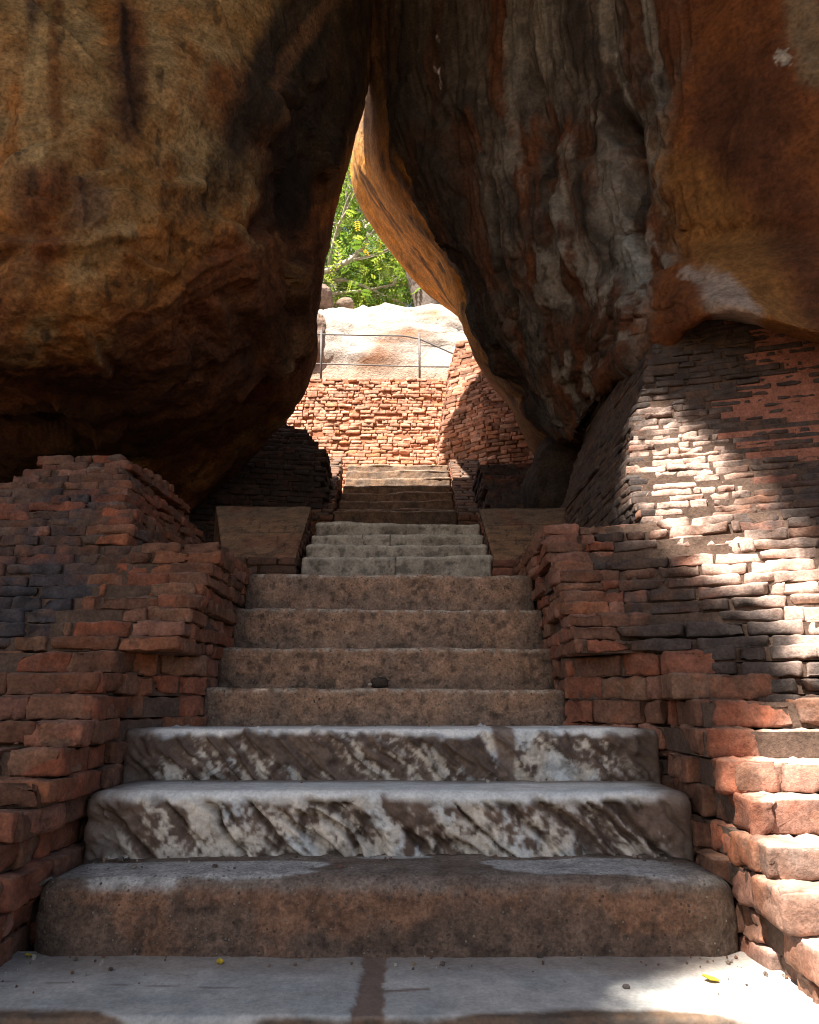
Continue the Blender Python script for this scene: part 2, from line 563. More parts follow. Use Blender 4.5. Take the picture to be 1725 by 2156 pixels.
def right_boulder():
    rows = [
        [(730, -430, 7.0), (770, -430, 6.5), (950, -430, 6.2), (1200, -430, 5.9), (1500, -430, 5.6), (1900, -430, 5.4), (2500, -430, 5.6)],
        [(738, -250, 7.9), (780, -250, 7.2), (1000, -250, 6.5), (1220, -250, 5.7), (1480, -250, 5.0), (1800, -250, 4.5), (2300, -250, 4.3)],
        [(748, 0, 9.2), (795, 0, 7.8), (1010, 0, 6.8), (1230, 0, 5.8), (1480, 0, 5.0), (1750, 0, 4.4), (2200, 0, 4.0)],
        [(757, 205, 9.7), (812, 220, 7.9), (1010, 200, 6.8), (1240, 200, 5.8), (1480, 180, 5.0), (1750, 150, 4.4), (2200, 100, 4.0)],
        [(745, 320, 10.1), (832, 320, 7.9), (1010, 300, 6.85), (1240, 290, 5.85), (1490, 260, 5.0), (1750, 230, 4.4), (2200, 190, 4.0)],
        [(774, 400, 10.2), (862, 405, 7.9), (1015, 390, 6.9), (1240, 370, 5.9), (1490, 340, 5.0), (1750, 310, 4.4), (2200, 260, 4.0)],
        [(840, 492, 10.2), (918, 505, 7.9), (1030, 520, 7.0), (1250, 480, 5.9), (1500, 450, 5.05), (1750, 430, 4.45), (2200, 400, 4.0)],
        [(894, 560, 10.2), (954, 560, 7.95), (1045, 585, 7.1), (1260, 540, 5.95), (1500, 505, 5.1), (1750, 495, 4.5), (2200, 480, 4.0)],
        [(940, 632, 10.1), (982, 615, 8.0), (1060, 650, 7.2), (1270, 610, 6.05), (1500, 560, 4.8), (1745, 570, 4.3), (2200, 580, 4.0)],
        [(982, 692, 9.9), (990, 680, 8.1), (1080, 710, 7.3), (1275, 670, 6.15), (1490, 600, 4.7), (1740, 635, 4.3), (2200, 650, 4.0)],
        [(1002, 762, 9.6), (1020, 745, 8.2), (1110, 780, 7.4), (1275, 730, 6.3), (1485, 632, 4.55), (1735, 680, 4.2), (2200, 720, 3.9)],
        [(1050, 808, 9.2), (1058, 800, 8.2), (1135, 840, 7.5), (1268, 775, 6.45), (1488, 652, 4.5), (1732, 705, 4.2), (2200, 760, 3.9)],
        [(1088, 862, 8.6), (1096, 862, 8.1), (1168, 890, 7.5), (1256, 825, 6.7), (1486, 662, 4.65), (1732, 718, 4.4), (2200, 775, 4.1)],
        [(1140, 905, 8.3), (1150, 905, 8.0), (1200, 930, 7.5), (1255, 860, 7.0), (1440, 690, 5.7), (1732, 725, 5.0), (2200, 790, 4.6)],
        [(1215, 932, 8.1), (1218, 932, 8.0), (1225, 925, 7.9), (1262, 880, 7.6), (1425, 740, 6.8), (1732, 760, 5.9), (2200, 820, 5.4)],
    ]
    ctrl = []
    for r in rows:
        row = [at(*p) for p in r]
        e = row[0]
        z = e[2]
        back = float(np.interp(z - EZ, [3, 5, 7, 10.3, 11.5], [11.2, 11.2, 11.7, 11.4, 7.8]))
        row.append(np.array((9.0, 7.6, z)))
        row.append(np.array((4.5, back, z)))
        row.append(np.array((e[0] + 0.5 if z - EZ > 6 else max(e[0] + 0.9, 1.0), max(back, e[1] + 0.6) - 0.2, z)))
        ctrl.append(row)
    rc = [22, 36, 44, 28, 24, 26, 24, 24, 24, 24, 22, 22, 18, 14]
    cc = [44, 74, 100, 100, 90, 30, 12, 10, 10, 12]
    V, F, caps, RR, SS = loft(ctrl, rc, cc)
    F = F[:, ::-1]
    N = vnormals(V, F)
    u, v = project(V)
    front = SS < 6
    # strata run along the boulder: long in the row direction
    wv = 0.10 * fbm(np.stack([SS * 0.8, RR * 0.5, SS * 0], 1), 3, 50) + 0.012 * fbm(V * 7, 3, 49)
    P1 = np.stack([(SS + wv) * 3.2, RR * 0.45, SS * 0], 1)
    P2 = np.stack([(SS + wv) * 10, RR * 0.9, SS * 0 + 5], 1)
    P3 = np.stack([(SS + wv) * 30, RR * 1.8, SS * 0 + 9], 1)
    rough = sstep(0.7, 1.2, SS) * (1 - sstep(3.55, 4.1, SS))
    s1, s2, s3 = fbm(P1, 4, 51), fbm(P2, 4, 52), fbm(P3, 3, 53)
    h = 0.09 * s1 * (0.25 + 0.75 * rough) + 0.050 * s2 * rough + 0.022 * s3 * rough
    rid = 1 - np.abs(fbm(P2 * np.array((0.6, 0.6, 1)) + 4, 3, 54)) * 1.6
    h -= 0.05 * sstep(0.82, 1.0, rid) * rough
    fc, fi = facets(V, (-0.5, 4, Z(0.5)), (4.5, 9.5, Z(9)), 260, 0.085, 15, (1.5, 1.2, 0.55), 0.18)
    h += np.where(front, fc * (0.25 + 0.75 * rough), 0) * (SS < 5.9)
    lump = fbm(V * 4.2, 3, 55)
    h += 0.05 * lump * rough * sstep(2.3, 3.0, SS) + 0.014 * fbm(V * np.array((14, 14, 7)), 3, 59) * rough
    h += 0.05 * fbm(V * 1.3, 4, 56) * (front * 1.0) + 0.012 * fbm(V * 12, 3, 57)
    h += 0.03 * fbm(np.stack([SS * 7, RR * 1.0, SS * 0], 1), 4, 58) * (1 - sstep(0.9, 1.2, SS))
    wob = 8 * fbm(V * 3, 3, 60)
    for cu, cv, ru, rv, dp in ((1305, 262, 22, 38, .22), (1320, 430, 14, 20, .15), (1322, 365, 12, 36, .12), (1270, 250, 26, 44, -.06),
                               (1335, 545, 16, 40, -.07), (1290, 385, 22, 40, -.05), (1395, 150, 16, 60, .06), (1150, 300, 20, 70, .08), (1195, 330, 18, 60, -.06)):
        h -= 1.5 * dp * blob(u + wob, v + wob, cu, cv, ru, rv, 0, 0, 0.6) * front
    for pts, depth, wd in (([(1032, 380), (1040, 470), (1060, 560), (1075, 640), (1082, 720)], 0.16, 8),
                           ([(1285, -50), (1290, 90), (1300, 200), (1330, 330), (1350, 420)], 0.10, 12),
                           ([(1110, 120), (1140, 260), (1180, 400), (1230, 560)], 0.09, 13),
                           ([(1040, 740), (1070, 770), (1084, 850)], 0.14, 12)):
        d, s = polydist(u + wob, v, pts)
        h -= np.where(front, depth * np.exp(-(d / wd) ** 2), 0)
    edge = np.exp(-(SS / 0.12) ** 2) + np.exp(-((SS - 10) / 0.3) ** 2)
    V = V + N * (h * (1 - 0.6 * edge))[:, None]
    # stains
    n1 = fbm(V * 1.2, 4, 61)
    n3 = fbm(V * 6, 4, 62)
    gry = np.array((0.125, 0.105, 0.088))
    drk = np.array((0.046, 0.036, 0.030))
    pal = np.array((0.26, 0.235, 0.200))
    org = np.array((0.24, 0.115, 0.040))
    rus = np.array((0.145, 0.052, 0.022))
    brn = np.array((0.105, 0.052, 0.030))
    col = lerp(gry, brn, sstep(-0.2, 0.25, s1 + 0.4 * n3))
    col = lerp(col, drk, sstep(0.02, 0.3, s2 + 0.5 * n1) * 0.85)
    col = lerp(col, drk * 0.7, sstep(0.15, 0.4, s3 + 0.3 * n3) * 0.6)
    col = lerp(col, rus, sstep(0.12, 0.32, fbm(P1 * np.array((1.7, 1, 1)) + 11, 4, 63)) * 0.75)
    mid = sstep(2.0, 2.6, SS) * (1 - sstep(3.5, 3.9, SS))
    col = lerp(col, pal, (0.25 + 0.55 * mid) * sstep(0.05, 0.4, fbm(P2 + 20, 4, 64) + 0.3 * n3))
    dkl = sstep(0.95, 1.1, SS) * (1 - sstep(1.5, 2.1, SS))
    col = lerp(col, drk * 0.8, dkl * (0.55 + 0.35 * sstep(-0.3, 0.3, s2)))
    # smooth rust face on the right
    rt = sstep(1395, 1470, u + 60 * n1 + 20 * n3 + 0.10 * (v - 300)) * (SS > 3)
    rustc = lerp((0.105, 0.038, 0.017), (0.19, 0.066, 0.022), sstep(-0.25, 0.3, fbm(V * np.array((2, 2, 1)), 4, 65)))
    col = lerp(col, rustc, rt)
    nz = 0.4 * n3 + 0.3 * n1
    col = lerp(col, (0.27, 0.125, 0.036), 0.85 * blob(u, v, 1560, 560, 85, 300, -32, nz, 0.5))
    col = lerp(col, (0.085, 0.034, 0.018), 0.6 * blob(u, v, 1640, 420, 70, 260, -28, nz, 0.6))
    col = lerp(col, (0.24, 0.17, 0.10), 0.85 * blob(u, v, 1705, 80, 48, 110, -12, nz, 0.3))
    col = lerp(col, (0.44, 0.39, 0.33), 0.9 * blob(u, v, 1651, 129, 14, 17, 0, 1.1 * fbm(V * 22, 3, 67), 0.2))
    col = lerp(col, (0.33, 0.255, 0.205), 0.9 * blob(u, v, 1540, 640, 82, 40, 38, nz * 0.8, 0.3))
    col = lerp(col, (0.33, 0.26, 0.21), 0.8 * blob(u, v, 1468, 595, 17, 16, 0, 0.8 * fbm(V * 20, 3, 68), 0.3))
    col = lerp(col, (0.27, 0.28, 0.26), 0.8 * blob(u, v, 1330, 540, 24, 60, -15, nz, 0.5))
    col = lerp(col, (0.25, 0.23, 0.20), 0.7 * blob(u, v, 1290, 390, 35, 110, 0, nz, 0.5))
    # inner edge of the passage, bounced orange light put into its colour
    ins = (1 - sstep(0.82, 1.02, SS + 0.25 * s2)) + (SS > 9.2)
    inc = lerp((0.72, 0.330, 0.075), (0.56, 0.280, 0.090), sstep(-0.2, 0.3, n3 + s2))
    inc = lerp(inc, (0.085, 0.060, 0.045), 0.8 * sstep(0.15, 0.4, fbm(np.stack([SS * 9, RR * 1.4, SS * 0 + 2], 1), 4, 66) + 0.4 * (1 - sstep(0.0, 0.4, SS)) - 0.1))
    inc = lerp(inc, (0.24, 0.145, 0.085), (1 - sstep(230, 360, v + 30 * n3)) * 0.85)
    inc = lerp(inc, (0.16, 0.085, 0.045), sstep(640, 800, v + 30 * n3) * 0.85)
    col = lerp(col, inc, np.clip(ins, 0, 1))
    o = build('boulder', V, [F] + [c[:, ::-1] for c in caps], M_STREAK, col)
    tag(o, 'dark boulder with grey streaks and rusty bands resting on the right brick wall', 'boulder', 'boulders forming the arch')
right_boulder()

# ------------------------------------------------------------------ bricks
def brick_template(nx, ny, nz):
    def ax(n):
        if n == 2:
            return np.array((-1, 0, 1.0))
        return np.concatenate([[-1, -0.86], np.linspace(-0.55, 0.55, n - 3), [0.86, 1]]) if n > 4 else np.linspace(-1, 1, n + 1)
    X, Y, Z = ax(nx), ax(ny), ax(nz)
    verts, key, faces = [], {}, []
    def vid(p):
        k = tuple(np.round(p, 5))
        if k not in key:
            key[k] = len(verts)
            verts.append(p)
        return key[k]
    def face(A, B, f, flip):
        for i in range(len(A) - 1):
            for j in range(len(B) - 1):
                q = [vid(f(A[i], B[j])), vid(f(A[i + 1], B[j])), vid(f(A[i + 1], B[j + 1])), vid(f(A[i], B[j + 1]))]
                faces.append(q[::-1] if flip else q)
    face(X, Z, lambda a, b: (a, -1.0, b), False)
    face(X, Z, lambda a, b: (a, 1.0, b), True)
    face(X, Y, lambda a, b: (a, b, 1.0), False)
    face(X, Y, lambda a, b: (a, b, -1.0), True)
    face(Y, Z, lambda a, b: (1.0, a, b), False)
    face(Y, Z, lambda a, b: (-1.0, a, b), True)
    return np.array(verts), np.array(faces)

T_FINE = brick_template(11, 6, 6)
T_MED = brick_template(8, 4, 5)
T_LOW = brick_template(6, 3, 4)

class Bricks:
    def __init__(self, seed):
        self.c, self.h, self.R, self.col = [], [], [], []
        self.core_V, self.core_F, self.core_C = [], [], []
        self.rng = np.random.default_rng(seed)

    def add(self, c, half, R, col):
        self.c.append(c)
        self.h.append(half)
        self.R.append(R)
        self.col.append(col)

    def run(self, p0, p1, z, h, depth, L, side, colfn, jit=0.012, gap=0.004, dz0=0.0, dz1=0.0, skip=0.0, tilt=0.02, vgap=0.0):
        """one course of bricks from p0 to p1 (2D); outer faces on the line; side=+1: outside is to the left of travel"""
        r = self.rng
        p0, p1 = np.array(p0, float), np.array(p1, float)
        d = p1 - p0
        ln = np.hypot(*d)
        if ln < 0.03:
            return
        d /= ln
        nrm = np.array((-d[1], d[0])) * side          # outward
        s = -r.random() * L * 0.5
        while s < ln - 0.02:
            l = L * r.choice((0.5, 0.85, 1.0, 1.0, 1.1, 1.3)) * (0.9 + 0.2 * r.random())
            a, b = max(s, -0.01), min(s + l, ln + 0.01)
            s += l + gap
            if b - a < 0.035 or r.random() < skip:
                continue
            m = (a + b) / 2
            out = r.normal(0, jit)
            dd = depth * (0.85 + 0.3 * r.random())
            ctr = p0 + d * m + nrm * (out - dd / 2)
            zz = z + (dz0 + (dz1 - dz0) * m / ln)
            hh = h * (0.985 + 0.06 * r.random()) - vgap
            yaw = math.atan2(d[1], d[0]) + r.normal(0, tilt)
            if side < 0:
                yaw += math.pi
            Rm = np.array(Matrix.Rotation(yaw, 3, 'Z') @ Matrix.Rotation(r.normal(0, tilt * 0.5), 3, 'Y') @ Matrix.Rotation(r.normal(0, tilt), 3, 'X'))
            c3 = np.array((ctr[0], ctr[1], zz + h / 2))
            self.add(c3, ((b - a - gap) / 2, dd / 2, (hh - gap * 0.5) / 2), Rm, colfn(c3, r))

    def core(self, poly, z0, z1, col=(0.10, 0.064, 0.046)):
        n = len(poly)
        o = sum(len(v) for v in self.core_V)
        V = [(x, y, z0) for x, y in poly] + [(x, y, z1) for x, y in poly]
        self.core_V.append(np.array(V))
        F = [[o + i, o + (i + 1) % n, o + n + (i + 1) % n, o + n + i] for i in range(n)]
        tri = tessellate_polygon([[Vector((x, y, 0)) for x, y in poly]])
        F3 = [[o + n + i for i in t] for t in tri] + [[o + i for i in t][::-1] for t in tri]
        self.core_F.append((F, F3))
        self.core_C.append(np.tile(np.array(col, float), (2 * n, 1)))

    def build(self, name, mat, T, parent=None, rad=0.010, amp=0.008, soot=None, soot_col=(0.040, 0.036, 0.036), dust=0.25, seed=0, erode=1.0, pale=None, palemin=0.75):
        T0, TF = T
        n, m = len(self.c), len(T0)
        c, h, R, col = (np.array(a, float) for a in (self.c, self.h, self.R, self.col))
        P = T0[None] * h[:, None, :]
        r = np.minimum(rad * (0.5 + 1.0 * self.rng.random(n))[:, None], h.min(1)[:, None] * 0.9)[:, :, None]
        inn = np.clip(P, -(h[:, None] - r), h[:, None] - r)
        d = P - inn
        ln = np.maximum(np.linalg.norm(d, axis=2, keepdims=True), 1e-6)
        d = d / ln
        P = inn + d * np.minimum(ln, r)
        # broken corners: each brick loses a little on a random side
        cut = self.rng.normal(0, 1, (n, 1, 3))
        cut /= np.linalg.norm(cut, axis=2, keepdims=True)
        k = (T0[None] * cut).sum(2)
        P = P - d * (np.maximum(0, k - 0.8) * 0.030 * erode)[:, :, None]
        Wd = np.einsum('nij,nmj->nmi', R, P) + c[:, None]
        Dn = np.einsum('nij,nmj->nmi', R, d).reshape(-1, 3)
        V = Wd.reshape(-1, 3)
        ids = np.repeat(np.arange(n), m)
        S = V + ids[:, None] * 3.17
        nn = fbm(S * 9, 3, 70 + seed)
        nf = fbm(V * 38, 3, 80 + seed)
        chip = sstep(0.12, 0.42, fbm(S * 21 + 3, 3, 74))
        V = V + Dn * (amp * 1.35 * nn + amp * 0.9 * nf - amp * 1.1 * chip)[:, None] * erode
        cl = np.repeat(col, m, 0)
        cl = cl * (1 + 0.35 * nn + 0.25 * nf)[:, None]
        cl = lerp(cl, cl * np.array((1.25, 1.0, 0.85)), sstep(0.05, 0.35, fbm(S * 14 + 5, 3, 75)) * 0.7)
        if soot is not None:
            s = soot(V)
            k = sstep(0.35, 0.75, s + 0.30 * fbm(V * 7, 4, 77) + 0.22 * fbm(V * 24, 3, 78))
            cl = lerp(cl, np.array(soot_col) * (1 + 0.5 * fbm(V * 15, 2, 79))[:, None], k * 0.9)
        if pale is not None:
            k = sstep(0.3, 0.8, pale(V) + 0.35 * fbm(V * 8, 4, 72) + 0.2 * fbm(V * 22, 3, 73))  # sun patch painted in: bricks lightened where the sun falls
            k = k * (palemin + (1 - palemin) * sstep(0.2, 0.8, Dn[:, 2]))  # upward faces lightened most, as the sun would catch them
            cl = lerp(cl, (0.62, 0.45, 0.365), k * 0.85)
        if dust:
            up = sstep(0.55, 0.95, Dn[:, 2]) * dust * (0.5 + 0.5 * sstep(-0.3, 0.3, fbm(V * 6, 3, 76)))
            cl = lerp(cl, (0.30, 0.21, 0.155), up)
        F = (TF[None] + (np.arange(n) * m)[:, None, None]).reshape(-1, 4)
        Fs, Vs, Cs = [F], [V], [cl]
        o = len(V)
        if self.core_V:
            cv = np.concatenate(self.core_V)
            cc = np.concatenate(self.core_C)
            Vs.append(cv)
            Cs.append(cc)
            Fs.append(np.array([f for a, b in self.core_F for f in a]) + o)
            Fs.append(np.array([f for a, b in self.core_F for f in b]) + o)
        ob = build(name, np.concatenate(Vs), Fs, mat, np.concatenate(Cs), parent, nsm=len(F))     # joints stay flat
        return ob

def inset(poly, d):
    """pull a convex-ish polygon in by d (counter-clockwise)"""
    P = np.array(poly, float)
    n = len(P)
    out = []
    for i in range(n):
        a, b, c = P[i - 1], P[i], P[(i + 1) % n]
        e1 = (b - a) / max(np.hypot(*(b - a)), 1e-9)
        e2 = (c - b) / max(np.hypot(*(c - b)), 1e-9)
        n1, n2 = np.array((-e1[1], e1[0])), np.array((-e2[1], e2[0]))
        k = n1 + n2
        k /= max(1e-6, (1 + n1 @ n2))
        out.append(b + k * d)
    return [tuple(p) for p in out]

PAL = {
    'red': (0.215, 0.072, 0.040), 'orange': (0.235, 0.092, 0.045), 'brown': (0.125, 0.066, 0.042),
    'pink': (0.235, 0.118, 0.085), 'tan': (0.165, 0.103, 0.067), 'grey': (0.105, 0.083, 0.070), 'dark': (0.062, 0.044, 0.036),
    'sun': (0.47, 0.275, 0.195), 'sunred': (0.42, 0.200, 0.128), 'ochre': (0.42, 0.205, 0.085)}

def pal(weights):
    names = list(weights)
    w = np.array([weights[k] for k in names], float)
    w /= w.sum()
    mean = (np.array([PAL[k] for k in names]) * w[:, None]).sum(0)
    def fn(c, r):
        c1 = np.array(PAL[names[r.choice(len(names), p=w)]])
        return (c1 * 0.55 + mean * 0.45) * (0.82 + 0.36 * r.random())
    return fn

def interp(x, xs, ys):
    return float(np.interp(x, xs, ys))

# ---- right wall: raking parapet beside the stairs, growing into the tall wall under the boulder
RK_Z = [-1.35, -0.90, -0.47, -0.30, -0.16, 0.06, 0.27, 0.92, 1.45, 1.90, 3.4]
RK_Y = [1.55, 1.90, 2.30, 2.55, 2.77, 3.05, 3.36, 4.02, 4.45, 4.80, 5.05]

def right_wall():
    cr = 0.0835
    root = empty('brick_wall', (2.0, 4.0, Z(-1.2)), 'eroded red brick wall right of the stairs, partly sunlit and patched with salmon mortar', 'brick wall', 'brick walls beside the stairs')
    near = Bricks(11)      # low raking courses
    tall = Bricks(12)      # tall part
    side = Bricks(13)
    cf = pal({'red': 2.2, 'brown': 3.5, 'pink': 1.8, 'orange': 0.8, 'tan': 1.2})
    cd = pal({'brown': 3, 'grey': 2.5, 'dark': 2, 'pink': 1.2, 'red': 0.8})
    k = 0
    z = -1.35
    while z < 2.86:
        h = (0.104 if z < 0.10 else (0.062 if z < 0.93 else 0.050)) * (0.94 + 0.12 * near.rng.random())
        zt = z + h
        yf = interp(zt, RK_Z, RK_Y)
        jl = near.rng.normal(0, 0.018)
        if zt < 0.20:      # wide flight
            xi = 1.075 + jl
            near.run((0.745, 5.2), (0.745, 3.66), Z(z), h, 0.2, 0.24, -1, cf) if zt > -0.15 else None
            if zt > -0.15:
                near.run((0.745, 3.66), (1.075, 3.28), Z(z), h, 0.2, 0.24, -1, cf)
            near.run((xi, 3.30), (xi, yf), Z(z), h, 0.2, 0.26, -1, cf, jit=0.02)
            near.run((xi, yf), (3.3, yf - 0.10 * 2.1), Z(z), h, 0.22, 0.27, -1, cf, jit=0.02)
            near.core(inset([(xi, yf), (3.4, yf - 0.2), (3.4, 5.0), (0.745, 5.2), (0.745, 3.66), (xi, 3.28)] if zt > -0.15 else
                            [(xi, yf), (3.4, yf - 0.2), (3.4, 5.0), (xi, 5.0)], 0.020), Z(z), Z(zt) - 0.010)
        elif zt < 0.95:    # narrow flight, courses run on into the wall
            xi = 0.745 + jl * 0.6
            near.run((xi, 5.2), (xi, yf), Z(z), h, 0.2, 0.24, -1, cf, jit=0.01)
            xr = 1.06 + 0.06 * near.rng.normal()
            near.run((xi, yf), (xr, yf), Z(z), h, 0.2, 0.24, -1, cf, jit=0.012)
            y2 = yf - 0.48 * 0.62
            tall.run((xr, yf), (1.68, y2), Z(z), h, 0.2, 0.24, -1, cd, jit=0.012)
            tall.run((1.68, y2), (3.4, y2 - 0.35 * 1.7), Z(z), h, 0.2, 0.25, -1, cd, jit=0.012)
            near.core(inset([(xi, yf), (1.06, yf), (1.68, y2), (3.4, y2 - 0.6), (3.4, 6.0), (xi, 5.2)], 0.020), Z(z), Z(zt) - 0.008)
        else:
            xi = interp(zt, [0.95, 1.37, 1.97, 2.92], [1.36, 1.38, 1.60, 1.93]) + 0.012 * near.rng.normal()
            xm = max(1.75, xi + 0.3)
            yl = yf + 0.10
            mort = zt > 1.35
            bulge = 0.0
            # left return face running back beside the upper stairs
            side.run((xi + 0.02, 7.6), (xi, yl), Z(z), h, 0.2, 0.26, -1, pal({'grey': 3, 'dark': 3, 'brown': 2}), jit=0.008, dz0=0.0)
            tall.run((xi, yl), (xm, yf + 0.02), Z(z), h, 0.2, 0.24, -1, cd, jit=0.016)
            x0 = xm + 0.12 + 0.30 * tall.rng.random() + 0.25 * max(0, 1.9 - zt)
            if tall.rng.random() < 0.22 or zt < 1.35:
                x0 = 2.35 + 0.5 * tall.rng.random()
            ys_ = lambda x: yf + 0.02 - (x - xm) * (0.27 * 1.85 + 0.02) / (3.6 - xm)
            tall.run((xm, yf + 0.02), (x0, ys_(x0)), Z(z), h, 0.2, 0.23, -1, cd, jit=0.009, gap=0.006)
            tall.run((x0, ys_(x0)), (3.6, yf - 0.27 * 1.85), Z(z), h, 0.2, 0.23, -1, cd, jit=0.004, gap=0.018, tilt=0.008, vgap=0.011)
            tall.core(inset([(xi, yl), (xm, yf + 0.02), (x0 + 0.02, ys_(x0 + 0.02)), (x0 + 0.02, 7.6), (xi, 7.6)], 0.015), Z(z), Z(zt) + 0.001 * (k % 2))
            # right of it the joints are filled nearly flush with salmon mortar
            tall.core(inset([(x0, ys_(x0)), (3.7, ys_(3.7)), (3.7, 7.6), (x0, 7.6)], 0.004), Z(z), Z(zt) + 0.001 * (k % 2), (0.30, 0.125, 0.082))
        k += 1
        z = zt
    # steeper lower face of the tall wall, the raking treads die into it
    z = -0.40
    cr = 0.066
    while z < 0.16:
        o = (0.16 - z) * 0.12
        tall.run((1.02, 3.42 - o), (1.62, 2.98 - o), Z(z) + 0.02, cr, 0.2, 0.22, -1, cd, jit=0.008)
        tall.run((1.62, 2.98 - o), (3.2, 2.0 - o), Z(z) + 0.02, cr, 0.2, 0.24, -1, cd, jit=0.008)
        tall.core(inset([(1.02, 3.42 - o), (1.62, 2.98 - o), (3.2, 2.0 - o), (3.2, 3.6), (1.02, 3.6)], 0.028), Z(z) + 0.02, Z(z) + cr + 0.012)
        z += cr
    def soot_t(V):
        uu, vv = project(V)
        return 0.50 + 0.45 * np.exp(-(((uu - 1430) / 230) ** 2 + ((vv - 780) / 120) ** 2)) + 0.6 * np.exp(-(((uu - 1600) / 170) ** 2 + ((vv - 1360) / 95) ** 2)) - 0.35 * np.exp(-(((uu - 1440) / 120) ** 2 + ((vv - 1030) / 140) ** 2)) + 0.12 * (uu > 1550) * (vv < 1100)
    def sun_patch_t(V):  # extent of the sun patch put into the brick colour
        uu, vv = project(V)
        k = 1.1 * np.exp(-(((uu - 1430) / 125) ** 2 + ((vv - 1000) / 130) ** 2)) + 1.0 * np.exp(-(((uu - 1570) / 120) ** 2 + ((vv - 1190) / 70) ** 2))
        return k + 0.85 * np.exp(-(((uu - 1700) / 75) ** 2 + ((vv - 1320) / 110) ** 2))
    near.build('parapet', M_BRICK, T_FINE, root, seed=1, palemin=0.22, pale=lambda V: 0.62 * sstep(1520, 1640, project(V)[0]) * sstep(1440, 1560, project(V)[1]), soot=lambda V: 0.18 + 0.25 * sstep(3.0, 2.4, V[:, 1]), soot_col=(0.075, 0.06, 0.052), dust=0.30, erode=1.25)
    tall.build('wall_face', M_BRICK, T_MED, root, seed=2, pale=sun_patch_t, soot_col=(0.058, 0.047, 0.042), rad=0.012, soot=soot_t, dust=0.30, amp=0.007, erode=1.2)
    side.build('side_face', M_BRICK, T_MED, root, seed=3, soot=lambda V: 0.5 + 0 * V[:, 0], amp=0.005)
right_wall()

LK_Z = [-1.35, -0.90, -0.55, -0.30, -0.06, 0.20, 0.29, 0.83, 1.52, 1.75]
LK_Y = [1.75, 2.02, 2.30, 2.52, 2.80, 3.16, 3.24, 3.88, 4.60, 4.75]

